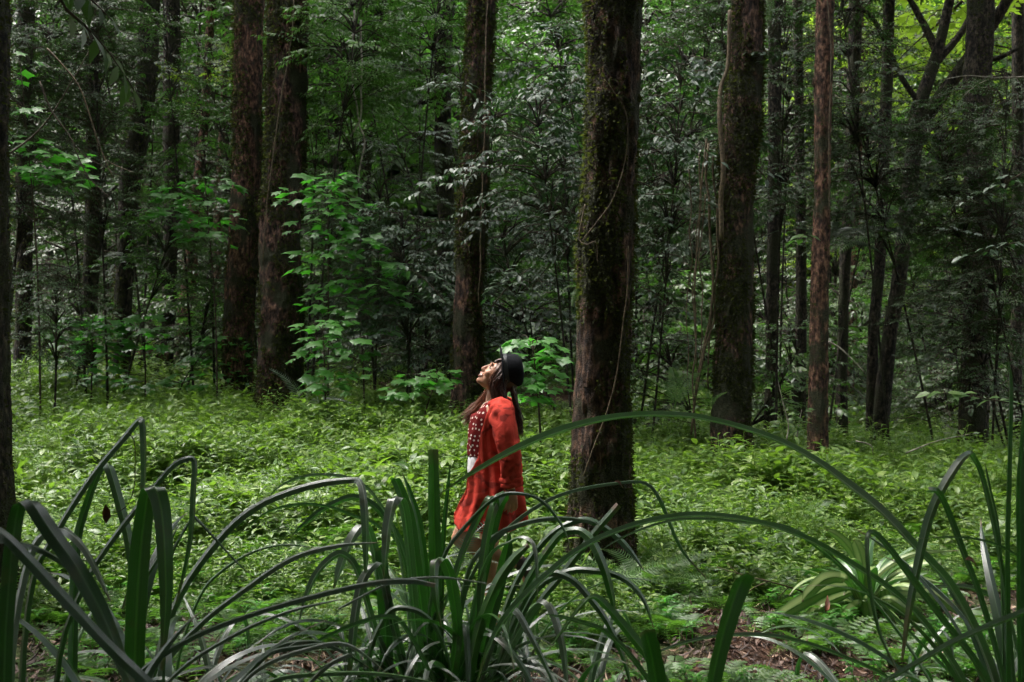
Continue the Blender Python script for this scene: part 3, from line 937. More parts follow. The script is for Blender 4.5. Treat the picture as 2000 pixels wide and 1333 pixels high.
UG = 'leafy understory trees between the tall trunks'
US = [  # px, Y, py_bottom, py_top, rx(px), n, scale, kind, label
 (1060, 11.8, 470, 150, 150, 34, .85, 'glossy', 'grey green glossy leaved tree filling the gap left of the thickest trunk'),
 (1000, 13.6, 700, 400, 170, 38, .9, 'glossy', 'dense glossy bush hanging low behind the woman'),
 (1320, 12.5, 560, 60, 110, 40, .85, 'glossy', 'silvery glossy leaved tree between the thickest trunk and the root hung tree'),
 (1300, 13.5, 850, 520, 110, 24, .8, 'dull', 'dark dense bush at the foot of the silvery leaved tree'),
 (740, 14.8, 600, 330, 130, 44, .9, 'dull', 'dull grey green bush behind the bright lobed sapling'),
 (860, 15.0, 720, 500, 110, 30, .9, 'glossy', 'hanging dark leaved bush left of the mossy tree behind the woman'),
 (700, 17.5, 200, -60, 190, 34, 1.1, 'bright', 'bright green leafy tree hanging over the gap right of the close pair'),
 (820, 19, 300, 30, 150, 26, 1.2, 'bright', 'bright green tree behind, nearer the middle trunk'),
 (1080, 16, 160, -60, 160, 26, 1.1, 'bright', 'green leafy crown over the grey leaved tree'),
 (900, 13.2, 215, 120, 60, 7, .6, 'silver', 'spray of pale leaves crossing in front of the middle trunk gap'),
 (780, 17, 330, 240, 60, 12, .8, 'silver', 'pale blossoming bush in the gap right of the close pair'),
 (410, 17, 250, 70, 50, 14, .8, 'yellow', 'light green climber leaves left of the close pair with pale tips'),
 (400, 16, 420, 200, 70, 16, .8, 'bright', 'green bush close left of the pair of trunks'),
 (80, 15, 330, 30, 110, 30, 1.0, 'dull', 'dark drooping foliage at the upper left corner'),
 (200, 18, 260, -60, 140, 30, 1.1, 'dull', 'dark green foliage above the thin dry branches'),
 (130, 19, 620, 380, 150, 34, 1.1, 'dull', 'dim bush behind the left trunks'),
 (300, 20, 400, 80, 120, 26, 1.1, 'dull', 'dim foliage between the mottled and black trunks'),
 (1370, 15, 300, 0, 90, 22, 1.0, 'dull', 'dark foliage behind the root hung tree'),
 (1540, 17, 400, 40, 90, 26, 1.1, 'dull', 'dark foliage between the root hung tree and the slim tree'),
 (1540, 20, 800, 480, 110, 26, 1.1, 'dull', 'dark low bush behind the slim trunk'),
 (1720, 22, 240, 0, 170, 40, 1.3, 'yellow', 'sunlit yellow green tree far behind the slim trunk'),
 (1900, 24, 260, -30, 200, 44, 1.4, 'yellow', 'sunlit yellow green tree at the upper right corner'),
 (1700, 17, 500, 280, 110, 32, 1.0, 'dull', 'dark bush in front of the sunlit trees at right'),
 (1850, 17.5, 700, 380, 130, 36, 1.1, 'dull', 'dense dark bush right of the forked tree'),
 (1920, 13.5, 620, 300, 90, 26, .9, 'dull', 'deep shaded foliage hanging at the right edge'),
 (1950, 12.5, 480, 370, 60, 8, .7, 'silver', 'pale leaf sprays at the right edge'),
 (1850, 20, 880, 700, 160, 34, 1.1, 'dull', 'low bushes on the ground at right'),
 (1640, 19, 720, 520, 90, 20, 1.0, 'bright', 'green bush glimpsed between the right trunks'),
 (1780, 23, 640, 440, 110, 24, 1.1, 'bright', 'green bush far behind the forked tree'),
 (620, 16, 330, 130, 60, 14, .8, 'bright', 'small green crown beside the vine hung trunk'),
 (1180, 15, 640, 300, 120, 26, 1.0, 'dull', 'dark foliage right behind the thickest trunk'),
 (560, 20, 700, 300, 120, 26, 1.1, 'dull', 'shadowy bush behind the close pair'),
 (1530, 13.4, 440, -40, 60, 51, .8, 'dull', 'dark leafy curtain between the root hung tree and the slim trunk'),
 (1700, 14, 470, 180, 90, 57, .8, 'dull', 'dark leafy curtain right of the slim trunk'),
 (1850, 13.8, 500, 200, 100, 68, .85, 'dull', 'dark foliage mass veiling the wide black trunk'),
 (1900, 13, 780, 480, 80, 30, .8, 'dull', 'shaded bush mass at the foot of the wide black trunk'),
 (50, 13.6, 480, 60, 60, 57, .85, 'dull', 'dim leafy curtain veiling the black trunk near the left edge'),
 (190, 14.2, 470, -40, 70, 68, .85, 'dull', 'dim leafy curtain veiling the dark left trunks'),
 (330, 15.5, 330, -40, 60, 26, .8, 'bright', 'green leaves hanging left of the close pair at the top'),
 (160, 15.4, 730, 610, 50, 18, .6, 'bright', 'low leafy bush at the foot of the dark left trunk'),
 (790, 13.5, 660, 400, 110, 40, .8, 'glossy', 'thick hanging glossy bush between the lobed sapling and the middle trunk'),
 (680, 15, 320, 60, 110, 26, .8, 'bright', 'fresh green crown around the pale lianas'),
 (690, 13.9, 230, -60, 110, 40, .75, 'bright', 'bright leafy boughs hanging at the top right of the close pair'),
 (850, 14.4, 170, -60, 80, 30, .75, 'bright', 'bright leafy boughs hanging at the top left of the middle trunk'),
 (1660, 13.2, 330, -60, 60, 40, .8, 'dull', 'dark leafy curtain at the top right of the slim trunk'),
 (1960, 12.5, 700, 100, 60, 50, .8, 'dull', 'dark leafy curtain along the right edge'),
 (110, 13.2, 700, 520, 70, 30, .75, 'dull', 'dim low bush at far left behind the carpet'),
 (330, 15.2, 560, 380, 60, 30, .75, 'bright', 'green bush in the gap left of the leaning brown trunk'),
 (410, 15.6, 660, 520, 40, 20, .65, 'bright', 'small green bush close behind the slimmer pair trunk'),
 (110, 15, 250, -60, 90, 50, .9, 'dull', 'dark leafy mass at the top left between the black trunks'),
 (1540, 14.6, 820, 620, 50, 22, .7, 'bright', 'green bush between the black trunks left of the slim trunk'),
 (1430, 14.4, 420, -40, 80, 40, .8, 'dull', 'dim foliage behind the root hung tree at the top'),
 (1100, 14.5, 500, 60, 110, 34, .85, 'glossy', 'grey green crown behind the glossy sprays'),
 (960, 18, 420, 150, 110, 22, 1.1, 'dull', 'shadowy crown behind the pale leaf spray'),
]
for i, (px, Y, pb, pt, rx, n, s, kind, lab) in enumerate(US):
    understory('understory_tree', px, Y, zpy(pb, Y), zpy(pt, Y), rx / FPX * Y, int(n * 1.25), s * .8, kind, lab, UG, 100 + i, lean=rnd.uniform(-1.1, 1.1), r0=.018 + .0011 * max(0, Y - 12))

# deeper rows, jittered, one crown each
DG = 'dim trees in the deep rows of the forest'
MARKS = [(0, 'the left edge'), (48, 'the black left trunk'), (240, 'the grey mottled trunk'), (365, 'the leaning brown trunk'), (470, 'the slimmer pair trunk'), (550, 'the thicker pair trunk'), (925, 'the trunk behind the woman'),
         (1180, 'the thickest trunk'), (1440, 'the root hung trunk'), (1600, 'the slim reddish trunk'), (1750, 'the forked tree'), (1910, 'the wide black trunk'), (2000, 'the right edge')]
def gap_words(px):
    for (a, wa), (b_, wb) in zip(MARKS[:-1], MARKS[1:]):
        if px < b_: return 'between %s and %s' % (wa, wb)
    return 'at the right edge'
used_labels = {}
def uniq(l):
    used_labels[l] = used_labels.get(l, 0) + 1
    return l if used_labels[l] == 1 else l.replace(' tree', ' leaning tree' if used_labels[l] == 2 else ' slim tree').replace(' bush', ' wide bush' if used_labels[l] == 2 else ' tall bush')
k = 0
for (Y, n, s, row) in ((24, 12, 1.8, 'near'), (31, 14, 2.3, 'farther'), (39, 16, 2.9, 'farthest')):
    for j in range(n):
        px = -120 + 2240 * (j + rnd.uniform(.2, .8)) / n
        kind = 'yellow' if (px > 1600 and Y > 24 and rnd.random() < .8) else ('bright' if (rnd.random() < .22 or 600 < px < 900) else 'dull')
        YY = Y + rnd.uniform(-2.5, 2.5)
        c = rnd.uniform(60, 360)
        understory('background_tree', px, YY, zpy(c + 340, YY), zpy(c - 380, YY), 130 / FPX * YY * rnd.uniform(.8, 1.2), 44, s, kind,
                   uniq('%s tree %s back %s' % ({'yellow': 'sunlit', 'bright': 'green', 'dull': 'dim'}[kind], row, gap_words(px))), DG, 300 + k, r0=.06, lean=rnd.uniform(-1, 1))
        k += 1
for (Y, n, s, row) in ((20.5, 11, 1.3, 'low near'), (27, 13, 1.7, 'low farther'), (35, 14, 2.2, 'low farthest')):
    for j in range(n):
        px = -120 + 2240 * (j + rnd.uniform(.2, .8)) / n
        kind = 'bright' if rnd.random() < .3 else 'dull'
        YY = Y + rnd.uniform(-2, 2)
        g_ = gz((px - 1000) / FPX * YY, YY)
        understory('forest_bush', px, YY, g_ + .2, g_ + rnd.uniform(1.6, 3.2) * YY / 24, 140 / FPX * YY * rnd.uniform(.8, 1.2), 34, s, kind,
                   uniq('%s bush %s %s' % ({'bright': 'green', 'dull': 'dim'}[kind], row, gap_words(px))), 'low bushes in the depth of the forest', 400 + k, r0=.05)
        k += 1

# far-off wood all round that reads as one mass
r = np.random.RandomState(44)
n = 150000
az = np.concatenate([r.uniform(-.62, .62, 100000), r.uniform(0, 2 * math.pi, 50000)])
rad = r.uniform(46, 70, n)
x = np.sin(az) * rad; y = np.cos(az) * rad
x = np.where(y < 0, x * .6, x); y = np.where(y < 0, y * .45, y)
h = ground(x, y) + r.uniform(0, 1, n) ** .85 * 30
cl = fbm(np.stack([x * .16, y * .16, h * .2], -1), 3)
kk = cl > -.75
x, y, h = x[kk], y[kk], h[kk]
pv, pf = lance_small(.7, .3)
V, F = scatter(pv, pf, np.stack([x, y, h], -1), r.normal(0, 1, (len(x), 3)) + np.array([0, 0, -.4]), r.normal(0, .6, (len(x), 3)) + np.array([0, -.5, 1]), r.uniform(.8, 1.9, len(x)))
link('distant_forest', mesh_fast('distant_forest', V, F, M['dull']), None, 'far off wall of dark foliage closing the forest all round', 'forest', None, 'stuff')

# unseen leafy trees added outside the frame to shade the foreground plants
for (x, y, z0, z1, rr, sd, lab) in ((-2.6, 1.9, 3.1, 6.2, 1.7, 601, 'leafy tree hanging over the lower left plants, outside the photo'), (3.0, 2.2, 3.3, 6.0, 1.5, 602, 'leafy tree hanging over the lower right plants, outside the photo'),
        (-4.6, 4.3, 3.9, 7.5, 2.0, 603, 'leafy tree leaning over from beyond the left edge of the photo'), (-3.6, 2.8, 4.9, 7.2, 1.7, 604, 'taller leafy tree over the lower left corner, outside the photo')):
    understory('understory_tree', 1000 + x / y * FPX, y, z0, z1, rr, 80, 1.5, 'dull', lab, UG, sd, r0=.06)

# unseen tree added behind the camera so its boughs shade the foreground plants
root = thing('canopy_tree', (.7, -1.3, 0), 'tree right behind the camera, its boughs reaching over the foreground plants', 'tree', UG)
mb = MB(); tube(mb, catmull([(.7, -1.3, -.1), (.6, -1.2, 3), (.4, -.6, 5.5), (.1, .8, 7.0)], 12), np.linspace(.17, .08, 12), 12)
link('trunk', mb.mesh('trunk', [M['bark_dark']]), root)
put_boughs(root, 'canopy', np.array([0, 2.9, 6.6]), (3.6, 2.3, .9), 26, 1.9, 611, limb_from=lambda p: np.array([.1, .8, 6.9]))

# canopy trees that shade the camera side and the flanks
CG = 'tall trees beside and behind the camera'
for i, (x, y, kk) in enumerate([(-4.2, .6, 1), (4.4, .2, 1), (0.2, -3.6, 1), (-9.5, 2.5, 1), (10, 4.5, 1), (-7, -5, 1), (6.5, -6, 1), (-14, 12, 1), (14, 13, 1)]):
    g = gz(x, y)
    root = thing('canopy_tree', (x, y, g), 'tall tree with a dense high crown ' + ['left of the camera', 'right of the camera', 'right behind the camera', 'far left of the camera', 'far right of the camera', 'behind the camera to its left', 'behind the camera to its right', 'beyond the left edge of the clearing', 'beyond the right edge of the clearing'][i], 'tree', CG)
    mb = MB(); tube(mb, catmull([(x, y, g - .1), (x + .2, y, g + 6), (x, y + .2, g + 13)], 12), np.linspace(.28, .12, 12), 12)
    link('trunk', mb.mesh('trunk', [M['bark_dark']]), root)
    put_boughs(root, 'canopy', np.array([x, y, g + 11.5]), (3.6, 3.4, 2.2), 26, 3.0, 500 + i, limb_from=lambda p, x=x, y=y, g=g: np.array([x, y, min(g + 12.5, p[2] - .8)]))
# ------------------------------------------------------------------ the woman
PY = 5.9
pg = gz(-.13, PY)
Wm = thing('person', (-.13, PY, pg), 'woman in red coat and black hat standing among plants, looking up leftward', 'person')
M['skin'] = plain_mat('skin', (.42, .20, .12), .5, .4, 30, .12)
M['skin'].node_tree.nodes['Principled BSDF'].inputs['Subsurface Weight'].default_value = .12
M['skin'].node_tree.nodes['Principled BSDF'].inputs['Subsurface Radius'].default_value = (.012, .005, .003)
M['hairm'] = plain_mat('hair', (.075, .028, .017), .38, .5, 60, .6)
M['hair_tip'] = plain_mat('hair_brown', (.20, .075, .038), .4, .5, 60, .5)
M['hat'] = plain_mat('black_felt', (.010, .011, .014), 1.0, .15, 60, .3, bump=.002)
M['hat_band'] = plain_mat('hat_band', (.006, .006, .008), .45, .5)
M['white'] = plain_mat('white_cotton', (.62, .60, .62), .8, .2, 30, .15)
M['lip'] = plain_mat('lips', (.36, .13, .10), .4, .5)
M['teeth'] = plain_mat('teeth', (.6, .56, .5), .3, .5)
M['darkeye'] = plain_mat('brow_and_lashes', (.015, .01, .008), .6, .3)
M['gold'] = plain_mat('pearl', (.8, .72, .6), .3, .6)
M['shoe'] = plain_mat('shoe_leather', (.03, .018, .012), .5, .4)

m, N, L = new_mat('red_camo_linen')
tc = N.new('ShaderNodeTexCoord')
mp = N.new('ShaderNodeMapping'); mp.inputs['Scale'].default_value = (1.0, 1.0, 1.5); mp.inputs['Rotation'].default_value = (0, .5, 0)
L.new(tc.outputs['Object'], mp.inputs[0])
n1 = N.new('ShaderNodeTexNoise'); n1.inputs['Scale'].default_value = 8; n1.inputs['Detail'].default_value = 1.5; n1.inputs['Distortion'].default_value = .7
L.new(mp.outputs[0], n1.inputs[0])
n2 = N.new('ShaderNodeTexNoise'); n2.inputs['Scale'].default_value = 260; n2.inputs['Detail'].default_value = 2
L.new(tc.outputs['Object'], n2.inputs[0])
n3 = N.new('ShaderNodeTexNoise'); n3.inputs['Scale'].default_value = 16; n3.inputs['Detail'].default_value = 4; n3.inputs['Distortion'].default_value = 1.2
L.new(tc.outputs['Object'], n3.inputs[0])
c = ramp(N, L, n1.outputs[0], [(.36, (.20, .020, .014)), (.42, (.42, .036, .024)), (.60, (.50, .048, .030)), (.66, (.30, .03, .02))])
b = N.new('ShaderNodeBsdfPrincipled'); L.new(c, b.inputs['Base Color'])
b.inputs['Roughness'].default_value = .85; b.inputs['Specular IOR Level'].default_value = .15
bp = N.new('ShaderNodeBump'); bp.inputs['Distance'].default_value = .012; bp.inputs['Strength'].default_value = .7
L.new(math_node(N, L, 'ADD', n3.outputs[0], math_node(N, L, 'MULTIPLY', n2.outputs[0], .06)), bp.inputs['Height']); L.new(bp.outputs[0], b.inputs['Normal'])
o = N.new('ShaderNodeOutputMaterial'); L.new(b.outputs[0], o.inputs[0])
M['coat'] = m
m, N, L = new_mat('dotted_shirt')
uv = N.new('ShaderNodeUVMap')
v = N.new('ShaderNodeTexVoronoi'); v.voronoi_dimensions = '2D'; v.inputs['Scale'].default_value = 31; v.inputs['Randomness'].default_value = .6
L.new(uv.outputs[0], v.inputs['Vector'])
c = ramp(N, L, v.outputs['Distance'], [(.16, (.60, .52, .46)), (.20, (.12, .008, .008))])
b = N.new('ShaderNodeBsdfPrincipled'); L.new(c, b.inputs['Base Color']); b.inputs['Roughness'].default_value = .9; b.inputs['Specular IOR Level'].default_value = .1
o = N.new('ShaderNodeOutputMaterial'); L.new(b.outputs[0], o.inputs[0])
M['shirt'] = m

def loft(mb, C, R, n=20, mi=0):
    """rings (centre, (rx, ry)) roughly stacked; closed ends"""
    C = np.asarray(C, float); m_ = len(C)
    T = unit(np.gradient(C, axis=0))
    ref = np.array([0, 1.0, 0])
    B = unit(ref - (T * ref).sum(-1, keepdims=True) * T)
    A = np.cross(B, T)
    th = np.linspace(0, 2 * math.pi, n, endpoint=False)
    R = np.asarray(R, float)
    V = C[:, None] + R[:, 0][:, None, None] * np.cos(th)[None, :, None] * A[:, None] + R[:, 1][:, None, None] * np.sin(th)[None, :, None] * B[:, None]
    F = [(i * n + j, i * n + (j + 1) % n, (i + 1) * n + (j + 1) % n, (i + 1) * n + j) for i in range(m_ - 1) for j in range(n)]
    F.append(tuple(range(n))[::-1]); F.append(tuple((m_ - 1) * n + j for j in range(n)))
    mb.add(V.reshape(-1, 3), F, mi)

def limb(mb, pts, rad, k=18, n=16):
    """tapered rounded limb through (x, y, z) with radii"""
    P = catmull(pts, k)
    r0 = np.interp(np.linspace(0, 1, k), np.linspace(0, 1, len(rad)), rad)
    T0, T1 = unit(P[1] - P[0]), unit(P[-1] - P[-2])
    e = [.98, .8, .5]
    Pa = [P[0] - T0 * r0[0] * q for q in e]; Pb = [P[-1] + T1 * r0[-1] * q for q in e[::-1]]
    Pn = np.array(Pa + list(P) + Pb)
    Rn = np.concatenate([[r0[0] * math.sqrt(max(.02, 1 - q * q)) for q in e], r0, [r0[-1] * math.sqrt(max(.02, 1 - q * q)) for q in e[::-1]]])
    loft(mb, Pn, np.stack([Rn, Rn], -1), n)

HF = np.array([-.766, 0, .643]); HU = np.array([.643, 0, .766]); HS = np.array([0, -1.0, 0]); HC = np.array([-.080, PY, 1.530])
def hp(f, u, s=0): return HC + HF * f + HU * u + HS * s
def blob(mb, c, rf, ru, rs, n=18):
    th = np.linspace(0, math.pi, n // 2 + 1); ph = np.linspace(0, 2 * math.pi, n, endpoint=False)
    V = []
    for t in th[1:-1]:
        for p in ph:
            V.append(c + HF * rf * math.sin(t) * math.cos(p) + HS * rs * math.sin(t) * math.sin(p) + HU * ru * math.cos(t))
    m_ = len(th) - 2
    F = [(i * n + j, i * n + (j + 1) % n, (i + 1) * n + (j + 1) % n, (i + 1) * n + j) for i in range(m_ - 1) for j in range(n)]
    k = len(V); V += [c + HU * ru, c - HU * ru]
    F += [(k, (j + 1) % n, j) for j in range(n)] + [(k + 1, (m_ - 1) * n + j, (m_ - 1) * n + (j + 1) % n) for j in range(n)]
    mb.add(np.array(V), F)

def Pt(x, dy, z): return (x, PY + dy, z)
mb = MB()
# head
blob(mb, hp(-.012, .028), .090, .088, .074)
blob(mb, hp(.038, -.012), .053, .088, .060)
blob(mb, hp(.050, -.070), .040, .030, .036)
blob(mb, hp(.076, -.084), .021, .018, .020)
blob(mb, hp(.020, -.066), .050, .028, .052)
blob(mb, hp(.082, .040), .012, .012, .040)
for s in (-1, 1):
    blob(mb, hp(.062, -.018, s * .034), .026, .024, .024)
    blob(mb, hp(-.012, -.005, s * .074), .016, .028, .010)
limb(mb, [tuple(hp(.086, .026)), tuple(hp(.098, .006)), tuple(hp(.108, -.016))], [.0075, .0085, .0115], 8, 12)
for s in (-1, 1): blob(mb, hp(.098, -.019, s * .010), .010, .008, .008)
blob(mb, hp(.092, -.042), .012, .009, .020)
blob(mb, hp(.088, -.060), .012, .009, .018)
# neck, torso
limb(mb, [Pt(-.070, 0, 1.50), Pt(-.100, 0, 1.43), Pt(-.105, 0, 1.34)], [.050, .050, .058])
loft(mb, [Pt(-.10, 0, 1.39), Pt(-.10, 0, 1.365), Pt(-.11, 0, 1.30), Pt(-.125, 0, 1.20), Pt(-.12, 0, 1.08), Pt(-.11, 0, 1.0), Pt(-.105, 0, .90), Pt(-.105, 0, .84)], [(.045, .06), (.075, .145), (.105, .165), (.11, .15), (.095, .13), (.10, .15), (.115, .175), (.10, .15)], 24)
# arms: near one hangs, far one too
def arm(s):
    limb(mb, [Pt(-.075, s * .165, 1.335), Pt(-.04, s * .21, 1.22), Pt(-.015, s * .225, 1.09), Pt(-.008, s * .225, .99), Pt(-.010, s * .22, .905)], [.048, .043, .037, .033, .026], 20)
    # palm and hand
    y = s * .22
    loft(mb, [Pt(-.010, y, .915), Pt(-.010, y, .90), Pt(-.006, y, .875), Pt(-.004, y, .85), Pt(-.004, y, .832), Pt(-.004, y, .822)], [(.018, .015), (.026, .019), (.036, .016), (.038, .014), (.036, .012), (.028, .007)], 16)
    for k, (dx, ln) in enumerate([(-.030, .062), (-.012, .072), (.008, .070), (.027, .056)]):
        cur = -s * .004
        limb(mb, [Pt(-.004 + dx, y, .838), Pt(-.004 + dx * 1.12, y + cur, .838 - ln * .4), Pt(-.006 + dx * 1.12, y + 3.0 * cur, .838 - ln * .75), Pt(-.012 + dx * 1.05, y + 6 * cur, .838 - ln)], [.0098, .0088, .008, .0068], 10, 10)
    limb(mb, [Pt(-.030, y - s * .008, .885), Pt(-.048, y - s * .016, .862), Pt(-.056, y - s * .02, .835), Pt(-.052, y - s * .022, .810)], [.013, .0115, .010, .008], 10, 10)
arm(-1); arm(1)
# legs: far leg carries her, near knee lifted forward
limb(mb, [Pt(-.11, .085, .88), Pt(-.13, .085, .68), Pt(-.135, .085, .47), Pt(-.125, .085, .28), Pt(-.105, .085, pg + .08)], [.088, .072, .050, .047, .030], 26)
loft(mb, [Pt(-.085, .085, pg + .05), Pt(-.12, .085, pg + .045), Pt(-.18, .088, pg + .032), Pt(-.245, .09, pg + .024), Pt(-.285, .092, pg + .02)], [(.028, .026), (.042, .032), (.030, .036), (.018, .040), (.008, .024)], 14)
limb(mb, [Pt(-.13, -.085, .88), Pt(-.22, -.095, .74), Pt(-.300, -.10, .605)], [.090, .072, .053], 18)
limb(mb, [Pt(-.305, -.10, .600), Pt(-.20, -.10, .545), Pt(-.10, -.095, .500), Pt(.02, -.09, .455)], [.050, .052, .044, .030], 20)
loft(mb, [Pt(.04, -.09, .49), Pt(.055, -.09, .455), Pt(.075, -.09, .40), Pt(.085, -.092, .34), Pt(.082, -.094, .29)], [(.022, .026), (.035, .032), (.028, .036), (.018, .038), (.008, .022)], 14)
body = link('body', mb.mesh('body', [M['skin']]), Wm)
md = body.modifiers.new('remesh', 'REMESH'); md.mode = 'VOXEL'; md.voxel_size = .0045; md.use_smooth_shade = True
md = body.modifiers.new('smooth', 'SMOOTH'); md.factor = .5; md.iterations = 5

def small(name, c, rf, ru, rs, mat):
    q = MB(); blob(q, c, rf, ru, rs, 12)
    return link(name, q.mesh(name, [M[mat]]), Wm)
for s in (-1, 1):
    small('eye', hp(.0765, .016, s * .029), .0095, .006, .012, 'teeth')
    small('iris', hp(.0835, .018, s * .031), .0038, .0042, .0055, 'darkeye')
    q = MB(); tube(q, catmull([hp(.086, .024, s * .016), hp(.090, .0275, s * .028), hp(.078, .022, s * .044)], 8), [.001, .0016, .0018, .0018, .0018, .0016, .0014, .001], 6)
    link('lashes', q.mesh('lashes', [M['darkeye']]), Wm)
    q = MB(); tube(q, catmull([hp(.096, .040, s * .012), hp(.096, .050, s * .030), hp(.078, .044, s * .050)], 8), [.001, .0018, .0024, .0024, .002, .0018, .0014, .001], 6)
    link('eyebrow', q.mesh('eyebrow', [M['darkeye']]), Wm)
q = MB(); tube(q, catmull([hp(.082, -.044, .028), hp(.100, -.042, .012), hp(.1035, -.040, 0), hp(.100, -.042, -.012), hp(.082, -.044, -.028)], 12), np.interp(np.linspace(0, 1, 12), [0, .5, 1], [.0015, .0034, .0015]), 8)
tube(q, catmull([hp(.081, -.047, .028), hp(.095, -.058, .014), hp(.100, -.062, 0), hp(.095, -.058, -.014), hp(.081, -.047, -.028)], 12), np.interp(np.linspace(0, 1, 12), [0, .5, 1], [.0015, .0042, .0015]), 8)
link('lips', q.mesh('lips', [M['lip']]), Wm)
q = MB(); tube(q, catmull([hp(.082, -.047, .023), hp(.095, -.049, .010), hp(.0975, -.050, 0), hp(.095, -.049, -.010), hp(.082, -.047, -.023)], 10), .0055, 8)
link('teeth', q.mesh('teeth', [M['teeth']]), Wm)
q = MB(); tube(q, catmull([Pt(-.105, -.056, 1.425), Pt(-.150, -.035, 1.39), Pt(-.172, 0, 1.375), Pt(-.150, .035, 1.39), Pt(-.105, .056, 1.425)], 20), .0018, 6)
link('necklace', q.mesh('necklace', [M['gold']]), Wm)
small('pendant', np.array(Pt(-.174, -.002, 1.366)), .006, .007, .006, 'gold')

# shirt, shorts
def shell(name, rings, th0, th1, mat, nth=48, thick=.0025, folds=None, hem=None, sub=1, uv=False, dense=40, seed=0, squash=2.0):
    """rings: (z, x_front, x_back, half width y); theta 0 = front (-x), positive toward the camera"""
    rings = np.array(rings, float)
    zz = np.linspace(rings[0, 0], rings[-1, 0], dense)
    o_ = np.argsort(rings[:, 0])
    g = lambda k: np.interp(zz, rings[o_, 0], rings[o_, k])
    k3 = np.ones(5) / 5
    sm = lambda a: np.convolve(np.concatenate([[a[0]] * 2, a, [a[-1]] * 2]), k3, 'valid')
    xf, xb, hb = sm(g(1)), sm(g(2)), sm(g(3))
    V, UV = [], []
    for i, z in enumerate(zz):
        t0 = th0(z) if callable(th0) else th0
        t1 = th1(z) if callable(th1) else th1
        th = np.linspace(t0, t1, nth)
        cx, a, b_ = (xf[i] + xb[i]) / 2, (xb[i] - xf[i]) / 2, hb[i]
        ct, st = np.cos(th), np.sin(th)
        rr = 1.0 / (np.abs(ct) ** squash + np.abs(st) ** squash) ** (1 / squash)
        f = folds(th, z) if folds else 0
        x = cx - (a + f) * ct * rr; y_ = PY - (b_ + f) * st * rr
        zt = z + (hem(th, i / (dense - 1)) if hem else 0)
        V.append(np.stack([x, y_, zt + 0 * th], -1))
        UV.append(np.stack([th * .13, zt + 0 * th], -1))
    V = np.array(V).reshape(-1, 3); UV = np.array(UV).reshape(-1, 2)
    F = [(i * nth + j, i * nth + j + 1, (i + 1) * nth + j + 1, (i + 1) * nth + j) for i in range(dense - 1) for j in range(nth - 1)]
    me = bpy.data.meshes.new(name); me.from_pydata(V.tolist(), [], F); me.materials.append(M[mat])
    me.polygons.foreach_set('use_smooth', [True] * len(F))
    ul = me.uv_layers.new(name='UVMap'); vi = np.zeros(len(me.loops), dtype=np.int32); me.loops.foreach_get('vertex_index', vi)
    ul.data.foreach_set('uv', UV[vi].astype(np.float32).ravel())
    me.update()
    ob = link(name, me, Wm)
    so = ob.modifiers.new('thickness', 'SOLIDIFY'); so.thickness = thick; so.offset = 0
    return ob

shell('shirt', [(1.40, -.165, -.02, .075), (1.37, -.200, -.005, .135), (1.31, -.238, .008, .165), (1.21, -.262, .008, .155), (1.12, -.262, .003, .145), (1.07, -.256, .003, .145)], -math.pi, math.pi, 'shirt',
      hem=lambda th, t: -(.085 * np.exp(-(th / .50) ** 2)) * max(0, 1 - t * 4) + .004 * np.sin(th * 9) * t, folds=lambda th, z: .004 * np.sin(th * 7 + z * 30) + .003 * np.sin(th * 13 - z * 22))
shell('shorts', [(1.09, -.250, .0, .125), (1.06, -.258, .0, .135), (.98, -.262, .0, .145), (.93, -.245, .01, .165), (.88, -.240, .02, .178), (.80, -.235, .02, .185)], -math.pi, math.pi, 'white', folds=lambda th, z: .003 * np.sin(th * 8 + z * 20))

# coat
CR = [(1.385, -.175, .000, .135), (1.36, -.195, .012, .175), (1.31, -.225, .020, .185), (1.21, -.262, .022, .175), (1.07, -.262, .028, .170), (.99, -.258, .034, .182), (.87, -.275, .055, .205), (.79, -.310, .070, .21), (.70, -.352, .085, .225)]
edge_z = [.70, .79, .87, .99, 1.07, 1.21, 1.31, 1.385]
edge_x = [-.338, -.298, -.255, -.226, -.198, -.180, -.150, -.118]
def front_angle(z):
    xe = np.interp(z, edge_z, edge_x)
    o_ = np.array(CR)[::-1]
    xf = np.interp(z, o_[:, 0], o_[:, 1]); xb = np.interp(z, o_[:, 0], o_[:, 2])
    cx, a = (xf + xb) / 2, (xb - xf) / 2
    return math.acos(max(-1, min(1, (cx - xe) / a)))
def cfold(th, z):
    k = np.clip((1.30 - z) / .6, 0, 1)
    d = np.abs(th) / math.pi
    return (.014 * np.sin(th * 6 + 1.3 + z * 2.5) + .008 * np.sin(th * 11 - z * 5) + .005 * np.sin(th * 19 + z * 9)) * (.25 + k) * np.clip(d * 4, .3, 1) + .002 * np.sin(z * 31 + th * 3) * (1 - k * .6)
coat = shell('coat', CR, lambda z: front_angle(z), lambda z: 2 * math.pi - front_angle(z) * (.9 if z < .9 else 1.15), 'coat', nth=110, dense=80, thick=.004, folds=cfold,
      hem=lambda th, t: (-.055 * np.sin(np.clip(th, 0, math.pi) * 1.0) * (np.clip(th, 0, math.pi) > 0)) * t ** 2 + (.03 * np.maximum(0, .6 - np.abs(th - .3))) * t ** 2 + .006 * np.sin(th * 7) * t ** 3, squash=2.25)
